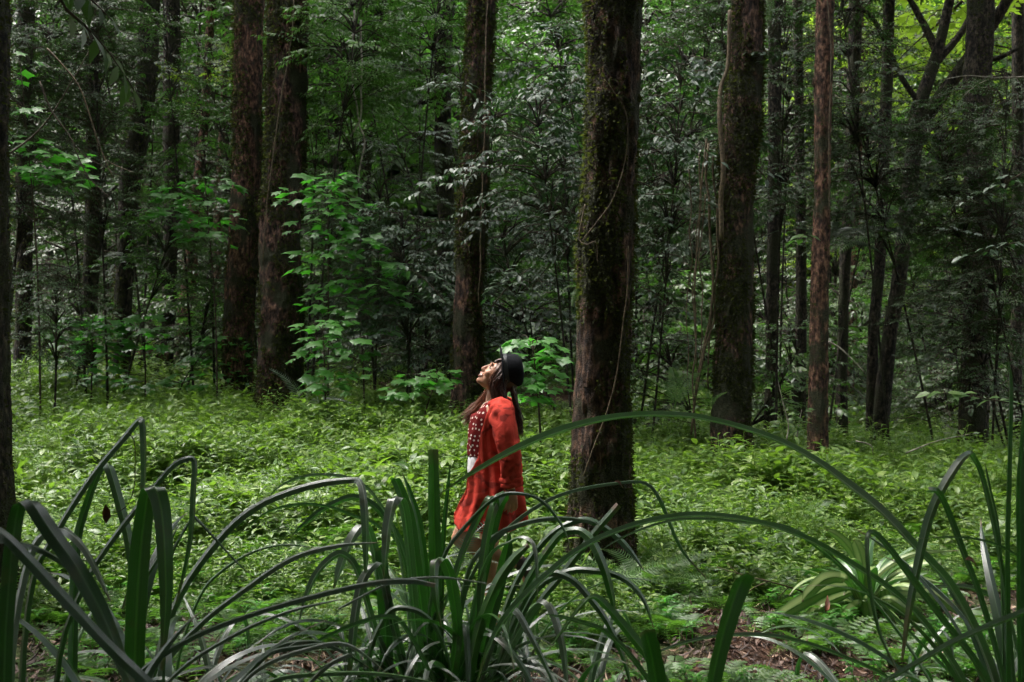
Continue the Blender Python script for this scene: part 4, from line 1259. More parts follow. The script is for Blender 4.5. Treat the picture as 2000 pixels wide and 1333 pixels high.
# shoulder yoke up to the collar
shell('coat_yoke', [(1.435, -.135, -.045, .066), (1.42, -.145, -.030, .085), (1.405, -.160, -.012, .115), (1.38, -.178, .002, .142)], lambda z: 1.15, lambda z: 2 * math.pi - 1.15, 'coat', nth=60, dense=16, thick=.004)
shell('collar', [(1.465, -.145, -.020, .078), (1.445, -.138, -.030, .070), (1.425, -.142, -.036, .072), (1.405, -.165, -.015, .110)], lambda z: 1.05 + (z - 1.405) * 4, lambda z: 2 * math.pi - 1.05 - (z - 1.405) * 4, 'coat', nth=50, dense=14, thick=.004, folds=lambda th, z: .003 * np.sin(th * 5))
# front placket, a folded band along the near front edge
P = []
for z in np.linspace(1.385, .705, 40):
    th = front_angle(z) + .02
    o_ = np.array(CR)[::-1]
    xf = np.interp(z, o_[:, 0], o_[:, 1]); xb = np.interp(z, o_[:, 0], o_[:, 2]); hb = np.interp(z, o_[:, 0], o_[:, 3])
    cx, a = (xf + xb) / 2, (xb - xf) / 2
    ct, st = math.cos(th), math.sin(th); rr = 1 / (abs(ct) ** 2.25 + abs(st) ** 2.25) ** (1 / 2.25)
    f = float(cfold(np.array(th), z))
    P.append((cx - (a + f + .004) * ct * rr + .012, PY - (hb + f + .004) * st * rr, z - .0))
P = np.array(P)
me = ribbon(P, np.tile([1.0, -.35, 0], (len(P), 1)), np.full(len(P), .030), .12, M['coat'], 'placket')
o = link('placket', me, Wm); so = o.modifiers.new('thickness', 'SOLIDIFY'); so.thickness = .004

def sleeve(s):
    C0 = catmull([Pt(-.095, s * .130, 1.385), Pt(-.060, s * .185, 1.335), Pt(-.038, s * .232, 1.24), Pt(-.012, s * .256, 1.11), Pt(-.004, s * .250, 1.01), Pt(-.004, s * .236, .955)], 50)
    t = np.linspace(0, 1, 50)
    ra = np.interp(t, [0, .12, .35, .6, .85, 1], [.052, .070, .068, .064, .062, .062])
    n = 36
    T = unit(np.gradient(C0, axis=0)); ref = np.array([0, 1.0, 0]); B = unit(ref - (T * ref).sum(-1, keepdims=True) * T); A = np.cross(B, T)
    th = np.linspace(0, 2 * math.pi, n, endpoint=False)
    TT, HH = np.meshgrid(t, th, indexing='ij')
    wr = .0018 * np.sin(TT * 46 + 3.0 * np.sin(HH + 1) + 5 * np.sin(TT * 7)) * np.clip((TT - .25) * 3, 0, 1) + .005 * np.sin(HH * 4 + TT * 7) + .009 * vnoise(np.stack([np.cos(HH) * 2, np.sin(HH) * 2, TT * 14], -1))
    RR = ra[:, None] + wr
    V = C0[:, None] + RR[..., None] * (np.cos(th)[None, :, None] * A[:, None] + .92 * np.sin(th)[None, :, None] * B[:, None])
    F = [(i * n + j, i * n + (j + 1) % n, (i + 1) * n + (j + 1) % n, (i + 1) * n + j) for i in range(49) for j in range(n)]
    q = MB(); q.add(V.reshape(-1, 3), F)
    ob = link('sleeve', q.mesh('sleeve', [M['coat']]), Wm)
    so = ob.modifiers.new('thickness', 'SOLIDIFY'); so.thickness = .004
    # rolled cuff: two uneven rolls of cloth
    q = MB()
    for (cz, rr_, tr, tilt) in ((.963, .060, .017, .10), (.935, .056, .016, .16)):
        nn, k = 36, 12
        V = []
        for a in np.linspace(0, 2 * math.pi, nn, endpoint=False):
            r1 = rr_ + .003 * math.sin(a * 5 + cz * 90)
            t_ = tr * (1 + .18 * math.sin(a * 4 + cz * 50))
            for b_ in np.linspace(0, 2 * math.pi, k, endpoint=False):
                V.append((-.003 + (r1 + t_ * .55 * math.cos(b_)) * math.cos(a), PY + s * .236 + (r1 + t_ * .55 * math.cos(b_)) * .9 * math.sin(a), cz + t_ * math.sin(b_) + tilt * r1 * math.cos(a)))
        q.add(np.array(V), [(i * k + j, ((i + 1) % nn) * k + j, ((i + 1) % nn) * k + (j + 1) % k, i * k + (j + 1) % k) for i in range(nn) for j in range(k)])
    link('cuff', q.mesh('cuff', [M['coat']]), Wm)
sleeve(-1); sleeve(1)
q = MB(); tube(q, [(-.008 + .027 * math.cos(a), PY - .22 + .024 * math.sin(a), .902) for a in np.linspace(0, 2 * math.pi, 20)], .003, 6)
link('bracelet', q.mesh('bracelet', [M['darkeye']]), Wm)

# hair: cap and many thin locks
q = MB(); blob(q, hp(-.026, .034), .094, .092, .084, 28)
link('hair', q.mesh('hair', [M['hairm']]), Wm)
def locks(guides, n, spread, mat, r0, seed, name='hair_lock'):
    r = np.random.RandomState(seed); q = MB()
    G = np.array(guides, float)
    for i in range(n):
        u = r.uniform(0, len(G) - 1.001); k = int(u); f = u - k
        g = G[k] * (1 - f) + G[k + 1] * f
        t = np.linspace(0, 1, len(g))
        off = r.normal(0, 1, 3) * spread
        g = g + off * (.35 + t[:, None] * .9) + r.normal(0, spread * .3, g.shape)
        Pp = catmull(g, 18)
        tt = np.linspace(0, 1, 18)
        Pp[:, 0] += .004 * np.sin(tt * 9 + i); 
        tube(q, Pp, r0 * r.uniform(.6, 1.3) * np.interp(tt, [0, .6, 1], [.9, 1, .15]), 4, cap=False)
    link(name, q.mesh(name, [M[mat]]), Wm)
locks([[hp(.040, .075, .052), hp(.020, .03, .074), hp(.012, -.03, .078), Pt(-.112, -.082, 1.43), Pt(-.090, -.10, 1.37)],
       [hp(.00, .08, .06), hp(-.01, .02, .084), hp(-.02, -.04, .086), Pt(-.070, -.095, 1.42), Pt(-.045, -.11, 1.34), Pt(-.02, -.115, 1.30)][:5],
       [hp(-.05, .06, .06), hp(-.05, .0, .084), Pt(-.040, -.088, 1.47), Pt(-.020, -.09, 1.38), Pt(.005, -.10, 1.31)]], 150, .008, 'hairm', .0035, 1)
locks([[hp(.066, .078, .030), hp(.050, .045, .060), hp(.036, .0, .073), hp(.026, -.04, .070), Pt(-.125, -.07, 1.45)],
       [hp(.040, .080, .050), hp(.025, .03, .074), hp(.018, -.02, .078), hp(.008, -.06, .074), Pt(-.105, -.08, 1.42)]], 70, .005, 'hair_tip', .0028, 2)
locks([[Pt(.0, -.06, 1.50), Pt(.018, -.07, 1.42), Pt(.030, -.08, 1.35), Pt(.046, -.085, 1.28), Pt(.050, -.085, 1.20)], [Pt(-.02, .04, 1.50), Pt(.01, .03, 1.42), Pt(.03, .02, 1.35), Pt(.045, .01, 1.28), Pt(.050, .0, 1.20)]], 90, .008, 'hairm', .0032, 3)
locks([[hp(.0, -.03, -.070), Pt(-.130, .062, 1.46), Pt(-.190, .075, 1.385), Pt(-.245, .07, 1.335), Pt(-.285, .06, 1.285)], [hp(-.01, -.06, -.06), Pt(-.115, .058, 1.43), Pt(-.160, .08, 1.36), Pt(-.225, .085, 1.305), Pt(-.270, .07, 1.255)]], 130, .012, 'hair_tip', .003, 4)
locks([[hp(.076, .066, s) , hp(.066, .086, s), hp(.03, .115, s * 1.1), hp(-.02, .125, s), hp(-.06, .11, s)] for s in (-.05, -.025, 0, .025, .05)], 70, .003, 'hairm', .003, 5)

# hat: felt crown and stiff brim worn on the back of the head, brim seen edge on
AX = unit(np.array([.991, 0, .118])); BX = unit(np.cross([0, 1.0, 0], AX)); HB = np.array([-.054, PY, 1.568])
prof_out = [(.152, .004), (.150, .0), (.13, .001), (.108, .003), (.104, .010), (.103, .03), (.101, .06), (.097, .085), (.091, .104), (.080, .117), (.06, .123), (.03, .123), (.0, .121)]
prof_in = [(.152, .004), (.13, .007), (.105, .010), (.098, .014), (.096, .06), (.09, .10), (.07, .112), (.0, .112)]
def lathe(profile, n=48, flip=False, oval=.92, pinch=True):
    V, F = [], []
    for (r_, h) in profile:
        for a in np.linspace(0, 2 * math.pi, n, endpoint=False):
            hh = h
            if pinch and h > .1: hh = h - .018 * math.exp(-((math.sin(a) * r_ / .03) ** 2)) * (1 - abs(r_ - .05) * 4 if r_ < .09 else .2)
            wv = .006 * math.sin(2 * a + .5) if r_ > .12 else 0
            V.append(HB + AX * (hh + wv) + BX * r_ * math.cos(a) + np.array([0, 1, 0]) * r_ * oval * math.sin(a))
    m_ = len(profile)
    F = [(i * n + j, i * n + (j + 1) % n, (i + 1) * n + (j + 1) % n, (i + 1) * n + j) for i in range(m_ - 1) for j in range(n)]
    return np.array(V), F
q = MB(); q.add(*lathe(prof_out)); q.add(*lathe(prof_in))
link('hat', q.mesh('hat', [M['hat']]), Wm)
q = MB(); q.add(*lathe([(.1055, .006), (.1065, .010), (.1055, .032), (.1045, .034)], pinch=False))
link('hat_band', q.mesh('hat_band', [M['hat_band']]), Wm)
# shoes
for s, c_, d_ in ((1, Pt(-.185, .09, pg + .022), 0), ):
    q = MB()
    loft(q, [Pt(-.07, .086, pg + .04), Pt(-.09, .086, pg + .045), Pt(-.14, .087, pg + .045), Pt(-.20, .09, pg + .036), Pt(-.26, .092, pg + .028), Pt(-.298, .092, pg + .022)], [(.02, .022), (.05, .036), (.046, .040), (.036, .044), (.026, .044), (.010, .024)], 18)
    link('shoe', q.mesh('shoe', [M['shoe']]), Wm)
q = MB()
loft(q, [Pt(.03, -.09, .475), Pt(.055, -.09, .455), Pt(.085, -.09, .40), Pt(.10, -.092, .34), Pt(.098, -.094, .28), Pt(.094, -.094, .25)], [(.03, .03), (.046, .036), (.036, .040), (.026, .043), (.020, .040), (.008, .022)], 18)
link('shoe', q.mesh('shoe', [M['shoe']]), Wm)
# ------------------------------------------------------------------ saplings with big lobed leaves, each leaf a part
LOBED = []
for s in range(4):
    v, f = lobed(s, 5 + 2 * (s % 2))
    LOBED.append(mesh_fast('lobed_leaf', v, f, M['maple']))
OVAL = [mesh_fast('oval_leaf', *lance(.5, .25, .3), M['glossy']), mesh_fast('oval_leaf', *lance(.42, .3, .45), M['glossy'])]
PALE_OVAL = mesh_fast('oval_leaf', *lance(.55, .2, .3), M['bright'])

def lobed_sapling(label, tiers, Y, base, seed, size=.15, depth=.35, group='saplings with broad lobed leaves'):
    """tiers: (px, py, half width px, half height px, n leaves); leaves lie in flat sprays"""
    r = np.random.RandomState(seed)
    bx = (base - 1000) / FPX * Y
    g = gz(bx, Y)
    root = thing('sapling', (bx, Y, g), label, 'sapling', group)
    mb = MB()
    top = min(t[1] for t in tiers)
    tx = [t for t in tiers if t[1] == top][0]
    spine = catmull([(bx, Y, g - .03), (bx * .7 + .3 * W(tx[0], 0, Y)[0], Y + .05, (g + zpy(top, Y)) / 2), W(tx[0], top, Y)], 16)
    tube(mb, spine, np.linspace(.016, .006, 16), 5)
    for (px, py, hw, hh, n) in tiers:
        c = W(px, py, Y)
        k = np.argmin(np.abs(spine[:, 2] - (c[2] - .1)))
        nb = max(2, n // 6)
        for b in range(nb):
            u = -1 + 2 * (b + .5) / nb
            e = c + np.array([u * hw / FPX * Y, r.uniform(-depth, depth), (r.uniform(-.4, 1) * hh - .25 * abs(u) * hh) / FPX * Y])
            P = catmull([spine[k], (spine[k] + e) / 2 + np.array([0, 0, .06]), e], 8)
            tube(mb, P, np.linspace(.006, .002, 8), 4, cap=False)
        for i in range(int(n * 1.5)):
            a = r.uniform(0, 6.283); q = math.sqrt(r.uniform(0, 1))
            p = c + np.array([math.cos(a) * q * hw / FPX * Y, math.sin(a) * q * depth, r.uniform(-1, 1) * hh / FPX * Y - .12 * q * hw / FPX * Y])
            az = a + r.normal(0, .5)
            d = (math.cos(az), math.sin(az), r.uniform(-.45, .05))
            o = bpy.data.objects.new('leaf', LOBED[r.randint(4)])
            scene.collection.objects.link(o)
            place(o, root, frame_matrix(p, d, (r.normal(0, .2), r.normal(-.4, .25), 1), size * 1.3 * r.uniform(.6, 1.25)))
    link('stem', mb.mesh('stem', [M['twig']]), root)

lobed_sapling('tall sapling with tiers of vivid lobed leaves right of the close pair', [(640, 345, 60, 10, 16), (625, 375, 75, 14, 20), (660, 405, 70, 14, 18), (640, 440, 70, 16, 20), (700, 470, 60, 14, 16), (640, 500, 80, 18, 22), (730, 520, 60, 14, 16), (700, 550, 90, 18, 26), (650, 590, 60, 18, 16), (760, 575, 50, 14, 12)], 12.8, 640, 1)
lobed_sapling('lower sapling of broad lobed leaves at the foot of the close pair', [(630, 630, 55, 10, 14), (650, 655, 60, 12, 16), (625, 685, 50, 14, 14), (660, 720, 60, 16, 18), (640, 750, 50, 14, 12)], 12.2, 635, 2, .15)
lobed_sapling('broad lobed leaves glowing directly left of the close pair, halfway up', [(400, 355, 60, 10, 14), (380, 385, 80, 12, 18), (350, 410, 70, 12, 14), (410, 425, 60, 14, 16), (400, 460, 50, 12, 10), (330, 365, 30, 10, 8)], 14.3, 425, 3, .165)
lobed_sapling('shaded sapling of lobed leaves high at the left edge', [(60, 275, 50, 10, 10), (100, 300, 70, 12, 14), (70, 325, 80, 12, 16), (120, 345, 60, 12, 12), (30, 215, 40, 20, 8), (40, 130, 40, 25, 6)], 12.8, 80, 4, .16)
lobed_sapling('round bushy sapling of lobed leaves around the dark left trunk', [(180, 620, 50, 8, 14), (170, 640, 60, 12, 18), (175, 665, 60, 14, 18), (185, 690, 55, 14, 14), (190, 715, 45, 12, 10)], 14.2, 175, 5, .17)
lobed_sapling('few tiers of lobed leaves peeking right of the grey mottled trunk', [(280, 620, 30, 6, 8), (285, 640, 35, 8, 10), (280, 670, 30, 8, 8)], 14.6, 282, 6, .17)
lobed_sapling('low spreading lobed leaves on the ground left of the close pair', [(220, 735, 45, 8, 12), (240, 750, 40, 10, 10), (330, 745, 40, 10, 10), (400, 700, 40, 10, 12), (420, 660, 35, 10, 10), (390, 735, 60, 14, 16)], 14.8, 330, 7, .16)
lobed_sapling('sapling of big drooping lobed leaves right behind the black hat', [(1040, 665, 45, 12, 14), (1060, 690, 50, 14, 16), (1050, 715, 50, 14, 16), (1070, 745, 45, 14, 14), (1040, 770, 45, 14, 12)], 9.4, 1060, 8, .125, .25)
lobed_sapling('low lobed leaves left of the trunk behind the woman', [(800, 735, 40, 8, 12), (840, 745, 40, 10, 14), (790, 760, 45, 10, 12), (860, 728, 25, 8, 8)], 12.0, 820, 9, .14)
lobed_sapling('small lobed leaved shoots above the cover between woman and close pair', [(700, 600, 50, 10, 8), (730, 640, 40, 10, 8), (700, 690, 40, 10, 8)], 13.4, 712, 10, .14)

def leafy_stem(label, pts, leaves, mesh, Y_r=.004, size=.09, seed=0, group=None, name='leafy_shoot', cat='plant', side=.07, mat='twig', hang=0.0):
    r = np.random.RandomState(seed)
    P = catmull(pts, 30)
    root = thing(name, P[0], label, cat, group)
    mb = MB(); tube(mb, P, np.linspace(Y_r * 1.5, Y_r * .6, 30), 5)
    link('stem', mb.mesh('stem', [M[mat]]), root)
    for i in range(leaves):
        t = 0.18 + .82 * i / max(1, leaves - 1)
        p = P[min(29, int(t * 29))]
        az = r.uniform(0, 6.28)
        o = bpy.data.objects.new('leaf', mesh)
        scene.collection.objects.link(o)
        d = (math.cos(az), math.sin(az) * .6, r.uniform(-.3, .35) - hang)
        place(o, root, frame_matrix(p + np.array([math.cos(az) * side * .3, 0, 0]), d, (r.normal(0, .3), r.normal(-.3, .2), 1), size * r.uniform(.7, 1.25)))
    return root

# thin pale stems beside the slim trunk, shoots on trunks
leafy_stem('slender pale stemmed shrub with round leaves left of the slim trunk', [W(1536, 862, 9.6), W(1540, 830, 9.6), W(1530, 790, 9.6), W(1520, 745, 9.6)], 26, PALE_OVAL, .006, .085, 1, side=.25, mat='vine_pale')
leafy_stem('smaller round leaved shoot touching the foot of the slim trunk', [W(1556, 862, 10), W(1560, 830, 10), W(1566, 800, 10)], 16, PALE_OVAL, .005, .085, 2, side=.2, mat='vine_pale')
leafy_stem('tuft of bright leaves sprouting from the left side of the slim trunk', [W(1588, 465, 10.95), W(1572, 460, 10.8), W(1556, 470, 10.7)], 7, PALE_OVAL, .004, .13, 3, side=.1)
leafy_stem('branch of broad green leaves reaching in low at the right', [W(1990, 790, 9.8), W(1930, 780, 9.8), W(1880, 770, 9.8), W(1825, 768, 9.8)], 20, PALE_OVAL, .005, .12, 4, side=.15)
leafy_stem('ivy climbing the foot of the left pair trunk', [W(470, 770, 14.72), W(480, 720, 14.72), W(470, 660, 14.72)], 30, LOBED[0], .004, .10, 5, side=.7, name='climbing_ivy')
leafy_stem('ivy shoots spreading right across the foot of the left pair trunk', [W(490, 760, 14.72), (W(494, 700, 14.72)), W(492, 660, 14.72)], 16, LOBED[1], .004, .10, 6, side=.5, name='climbing_ivy')
leafy_stem('drooping twig of silver leaves at the right edge, upper', [W(2010, 330, 9), W(1960, 360, 9), W(1900, 395, 9)], 24, OVAL[0], .004, .085, 7, side=.3, hang=.2)
leafy_stem('drooping twig of silver leaves at the right edge, lower', [W(2010, 470, 9), W(1960, 480, 9), W(1890, 505, 9)], 26, OVAL[0], .004, .085, 8, side=.3, hang=.2)
leafy_stem('arching pale twig above the ground cover at lower right', [W(1770, 885, 10), W(1830, 862, 10), W(1895, 848, 10)], 6, OVAL[0], .005, .06, 9, side=.1, mat='vine_pale')
leafy_stem('leafy twig on the trunk of the left pair, lit from the gap', [W(300, 500, 15.5), W(330, 470, 15.5), W(250, 520, 15.5)], 14, OVAL[0], .005, .14, 10, side=.4)

# large single leaves of the glossy trees in front, sprays hanging toward the clearing
def glossy_spray(label, pts, n, Y, seed, size=.105):
    leafy_stem(label, [W(a, b_, Y) for a, b_ in pts], n, OVAL[seed % 2], .005, size, 200 + seed, 'glossy leaf sprays in front of the grey leaved tree', 'leaf_spray', 'leafy branch', .55, hang=.12)
k = 0
for (x0, y0, x1, y1, lab) in [(1000, 250, 880, 160, 'pale glossy spray crossing behind the middle trunk toward the left'), (1000, 265, 1130, 340, 'glossy spray sloping down right of the middle trunk, upper'), (980, 330, 1120, 430, 'glossy spray sloping down right of the middle trunk, lower'),
        (1010, 90, 1130, 40, 'glossy spray at the top between middle and thickest trunk'), (1030, 170, 1140, 90, 'second glossy spray from the top between middle and thickest trunk'), (1000, 480, 1120, 410, 'glossy spray level with the middle of the thickest trunk'),
        (1040, 560, 1125, 470, 'glossy spray low left of the thickest trunk'), (1290, 130, 1380, 200, 'glossy spray high right of the thickest trunk'), (1270, 260, 1390, 320, 'glossy spray right of the thickest trunk, middle height'),
        (1260, 380, 1370, 400, 'pale hanging spray right of the thickest trunk'), (1250, 560, 1340, 620, 'thin spray low right of the thickest trunk'), (960, 600, 1040, 520, 'glossy spray low behind the woman'), (870, 590, 790, 520, 'dark glossy spray low left of the middle trunk'),
        (1480, 100, 1520, 125, 'small pale spray on the right side of the root hung tree, top'), (1480, 330, 1520, 395, 'small pale spray on the right side of the root hung tree, middle')]:
    k += 1
    glossy_spray(lab, [(x0, y0), ((x0 + x1) / 2, (y0 + y1) / 2 - 8), (x1, y1)], 34, 10.6 + (k % 4) * .35, k)

# epiphyte ferns and fern fronds, each frond a thing or part
FROND = [mesh_fast('frond', *frond(24, .24, .35, .1), M['fern']), mesh_fast('frond', *frond(24, .24, .35, -.1), M['fern'])]
SFROND = mesh_fast('frond', *frond(24, .24, .5, .15), M['fern_silver'])
DFROND = mesh_fast('frond', *frond(40, .15, .5, .0), M['dull'])
def fern(label, base, fr, mesh, group=None, name='fern'):
    root = thing(name, base, label, 'fern', group)
    for (d, s) in fr:
        o = bpy.data.objects.new('frond', mesh if not isinstance(mesh, list) else rnd.choice(mesh))
        scene.collection.objects.link(o)
        place(o, root, frame_matrix(base, d, (-d[0] * .3, -.45, 1.0), s))
fern('silvery fern spreading right from the foot of the close pair', W(592, 800, 12.6), [((-.3, -.3, 1), .7), ((.35, -.3, .9), .75), ((.9, -.4, .7), .8), ((1, -.3, .25), .9), ((1, -.6, .0), .8), ((.7, .2, .5), .7)], SFROND)
fern('yellow green fern frond on the left edge of the root hung tree, upper', W(1412, 222, 11.3), [((-1, -.2, .1), .22), ((-.8, -.2, -.2), .2)], FROND)
fern('yellow green fern frond on the left edge of the root hung tree, lower', W(1412, 258, 11.3), [((-1, -.2, .0), .4), ((-.9, -.2, .3), .3)], FROND)
fern('bright fern frond dangling at the top right of the root hung tree', W(1502, -10, 11), [((.15, -.1, -1), .35)], FROND)
fern('small bright fern growing on the left side of the thickest trunk', W(1130, 560, 6.95), [((-.8, -.3, .1), .12), ((-.2, -.3, -1), .1), ((-.3, -.3, -.8), .16)], FROND)
fern('upright fern between the hanging roots at right of centre', W(1385, 800, 11), [((-.1, -.3, 1), .38), ((-.5, -.2, .9), .3), ((.3, -.3, .9), .3)], FROND)
fern('tall dim fern left of the hanging roots', W(1318, 800, 11.5), [((.3, -.2, 1), .75), ((-.4, -.2, 1), .6), ((.1, .3, 1), .7)], FROND)
fern('dark tree fern arching over the right background, fronds drooping right', W(1620, 480, 14), [((.9, -.3, .45), 1.5), ((1, -.1, .1), 1.2), ((.7, .5, .6), 1.3), ((.3, .6, .8), 1.1), ((-.6, .3, .6), 1.0)], DFROND, name='tree_fern')
fern('dim layered tree fern between the right trunks', W(1720, 470, 15), [((.8, -.4, .3), 1.1), ((-.8, -.4, .3), 1.1), ((.8, -.3, .0), 1.1), ((-.9, -.2, .0), 1.0), ((.1, -.8, .3), 1.1), ((.2, .3, .8), 1)], FROND, name='tree_fern')
fern('grey fern frond drooping between the left background trunks', W(256, 500, 14.5), [((.8, -.3, -.1), .9), ((-.4, -.5, -.3), .4)], DFROND)
fern('broad fern fronds hung on the grey mottled trunk, higher', W(258, 330, 15), [((-.7, -.4, .3), .55), ((.6, -.4, .4), .6), ((-.3, -.5, .7), .5)], FROND)
fern('broad fern fronds lower on the grey mottled trunk', W(250, 500, 16), [((-.8, -.4, .2), .5), ((-.5, -.4, -.3), .45), ((.8, -.4, -.2), .5)], SFROND)
fern('pale fern with comb like leaflets in front of the walking legs', W(892, 1120, 5.45), [((.15, -.2, 1), .38), ((.5, -.5, .8), .3), ((-.5, -.3, .7), .3)], SFROND)
for i, (px, py, Y, lab) in enumerate([(150, 880, 8.6, 'arching fern in the carpet at far left'), (380, 905, 8.2, 'long arching fern left of the tall bent leaf'), (520, 960, 7.5, 'fern behind the arching grey leaf'), (1290, 960, 8.2, 'fern right of the thickest trunk'),
         (1380, 930, 9, 'fern in the middle of the right carpet'), (1240, 1060, 6.7, 'fern at the foot of the thickest trunk'), (1420, 1000, 7.6, 'fern above the right soil patch'), (1120, 1095, 6.55, 'fern leaning on the left foot of the thickest trunk'), (1200, 1100, 6.5, 'fern right before the foot of the thickest trunk'), (1270, 1080, 6.6, 'fern hugging the right foot of the thickest trunk'), (60, 930, 7.9, 'fern near the left edge of the carpet'), (260, 960, 7.6, 'fern under the tall bent leaf'), (1560, 960, 8.3, 'fern in the right carpet below the slim trunk'), (1700, 940, 8.6, 'fern in the right carpet before the forked tree'), (620, 1010, 7.0, 'fern left of the central clump'), (800, 930, 7.8, 'fern left of the woman')]):
    b_ = W(px, py, Y); b_[2] = gz(b_[0], Y) + .06
    fern(lab, b_, [((math.cos(a), math.sin(a), .9 + .3 * math.sin(3 * a)), .5 + .1 * math.cos(2 * a)) for a in np.linspace(0, 5.4, 7) + i], FROND, 'larger ferns standing out of the carpet')

# ------------------------------------------------------------------ vines, hanging roots, dry branches
def vine(name, label, pts, r0, r1, mat='vine', cat='vine', group=None, wob=.0, n=40, seed=0):
    P = catmull(pts, n)
    q = np.stack([P[:, 2] * 3, P[:, 0] * 0 + seed, P[:, 0] * 0], -1)
    P = P + wob * np.stack([vnoise(q), vnoise(q + 5), vnoise(q) * 0], -1)
    mb = MB(); tube(mb, P, np.linspace(r0, r1, n), 6)
    o = link(name, mb.mesh(name, [M[mat]]), None, label, cat, group)
    return o
vine('climbing_vine', 'pale thin vine running down the front of the right pair trunk', [W(577, -40, 13.68), W(570, 60, 13.68), W(562, 130, 13.67), W(548, 200, 13.66), W(534, 300, 13.65), W(522, 400, 13.66), W(514, 520, 13.68)], .012, .008, 'vine', wob=.012)
vine('climbing_vine', 'thin brown vine straight down the trunk behind the woman', [W(952, -40, 12.36), W(950, 100, 12.36), W(946, 260, 12.35), W(942, 400, 12.36), W(938, 500, 12.37), W(936, 600, 12.4)], .011, .008, 'vine', wob=.012, seed=2)
vine('climbing_vine', 'long vine curving down the lower front of the thickest trunk', [W(1228, 480, 6.77), W(1226, 560, 6.765), W(1216, 640, 6.755), W(1204, 730, 6.75), W(1186, 800, 6.745), W(1166, 860, 6.745), W(1140, 930, 6.78)], .0055, .0045, 'vine', wob=.006, n=60, seed=3)
vine('climbing_vine', 'vine looping down the upper front of the thickest trunk', [W(1180, 155, 6.77), W(1200, 180, 6.76), W(1222, 215, 6.765), W(1226, 260, 6.77), W(1216, 330, 6.76), W(1196, 390, 6.755), W(1168, 430, 6.76), W(1136, 470, 6.8)], .0045, .0035, 'vine', wob=.006, n=60, seed=4)
vine('climbing_vine', 'short root hanging on the left of the thickest trunk', [W(1142, 400, 6.85), W(1134, 440, 6.82), W(1132, 468, 6.8), W(1146, 478, 6.77), W(1164, 474, 6.76), W(1168, 515, 6.76)], .005, .003, 'vine', wob=.004, seed=5)
vine('climbing_vine', 'thin pale vine on the right side of the slim trunk', [W(1612, -30, 10.86), W(1620, 40, 10.86), W(1624, 120, 10.88), W(1620, 260, 10.88), W(1619, 420, 10.88)], .007, .005, 'vine', wob=.006, seed=6)
vine('hanging_liana', 'pale liana pair in the gap right of the close pair, left strand', [W(692, 20, 14), W(690, 120, 14), W(696, 220, 14), W(700, 238, 14), W(684, 268, 14)], .016, .012, 'vine_pale', wob=.02, seed=7)
vine('hanging_liana', 'pale liana pair in the gap right of the close pair, right strand', [W(706, 40, 14), W(707, 140, 14), W(705, 220, 14), W(700, 245, 14), W(710, 275, 14), W(703, 320, 14), W(703, 358, 14)], .016, .012, 'vine_pale', wob=.02, seed=8)
vine('climbing_vine', 'mossy root running up the left edge of the root hung tree', [W(1410, 470, 11.2), W(1412, 330, 11.2), W(1405, 230, 11.2), W(1407, 170, 11.25), W(1424, 120, 11.25), W(1428, 20, 11.25)], .03, .02, 'vine', wob=.02, seed=9)
RG = 'pale aerial roots hanging left of the mossy tree'
for i, (pts, r0) in enumerate([([(1378, 270), (1370, 400), (1360, 560), (1356, 700), (1352, 840)], .016), ([(1384, 280), (1382, 420), (1390, 560), (1380, 660), (1362, 760), (1350, 850)], .022), ([(1392, 300), (1400, 430), (1396, 540), (1384, 650), (1382, 760)], .018),
        ([(1366, 300), (1364, 430), (1356, 540), (1360, 720)], .011), ([(1398, 400), (1402, 500), (1392, 620), (1370, 730), (1356, 800), (1354, 860)], .02), ([(1345, 330), (1350, 480), (1343, 600), (1346, 760)], .010), ([(1376, 380), (1368, 500), (1372, 640), (1366, 700)], .012)]):
    words = ['leftmost of the thicker', 'thickest twisting', 'right hand', 'thin straight', 'sinuous lower', 'faint outermost left', 'short inner'][i]
    vine('aerial_root', words + ' pale aerial root hanging left of the mossy tree', [W(a, b_, 11.3 + .12 * (i % 3)) for a, b_ in pts], r0 * .75, r0 * .55, 'vine', 'root', RG, wob=.025, seed=20 + i)

def branchlet(label, main, subs, Y, r0, mat='vine', name='dry_branch'):
    root = thing(name, W(*main[0], Y), label, 'branch')
    mb = MB(); tube(mb, catmull([W(a, b_, Y) for a, b_ in main], 24), np.linspace(r0, r0 * .4, 24), 5)
    link('branch_stem', mb.mesh('branch_stem', [M[mat]]), root)
    for sg in subs:
        mb = MB(); tube(mb, catmull([W(a, b_, Y + .03 * j) for j, (a, b_) in enumerate(sg)], 14), np.linspace(r0 * .6, r0 * .25, 14), 4)
        link('twig', mb.mesh('twig', [M[mat]]), root)
branchlet('bare brown branch arching down at upper left', [(92, 95), (120, 125), (155, 170), (180, 240), (200, 300), (222, 350)], [[(200, 300), (215, 318), (262, 338)], [(180, 240), (190, 280), (196, 312)]], 10.5, .011)
branchlet('bare dark branch forking down lower at upper left', [(78, 160), (100, 215), (135, 265), (150, 300), (172, 345), (215, 388)], [[(150, 300), (168, 340), (184, 380), (203, 410)], [(135, 265), (160, 300), (200, 325), (245, 352)]], 10.8, .010, 'twig')
branchlet('thin dark branch crossing from the left edge', [(-10, 320), (60, 270), (100, 225), (140, 160), (180, 90)], [], 11, .012, 'twig')
branchlet('thin pale branch sweeping across the right background', [(2010, 150), (1940, 152), (1890, 148), (1840, 156)], [[(1940, 152), (1905, 168), (1880, 190)]], 12, .010, 'vine_pale')
branchlet('dark curved limb drooping beside the slim trunk', [(1618, 668), (1640, 680), (1668, 706), (1690, 730)], [], 10.6, .012, 'vine_pale')
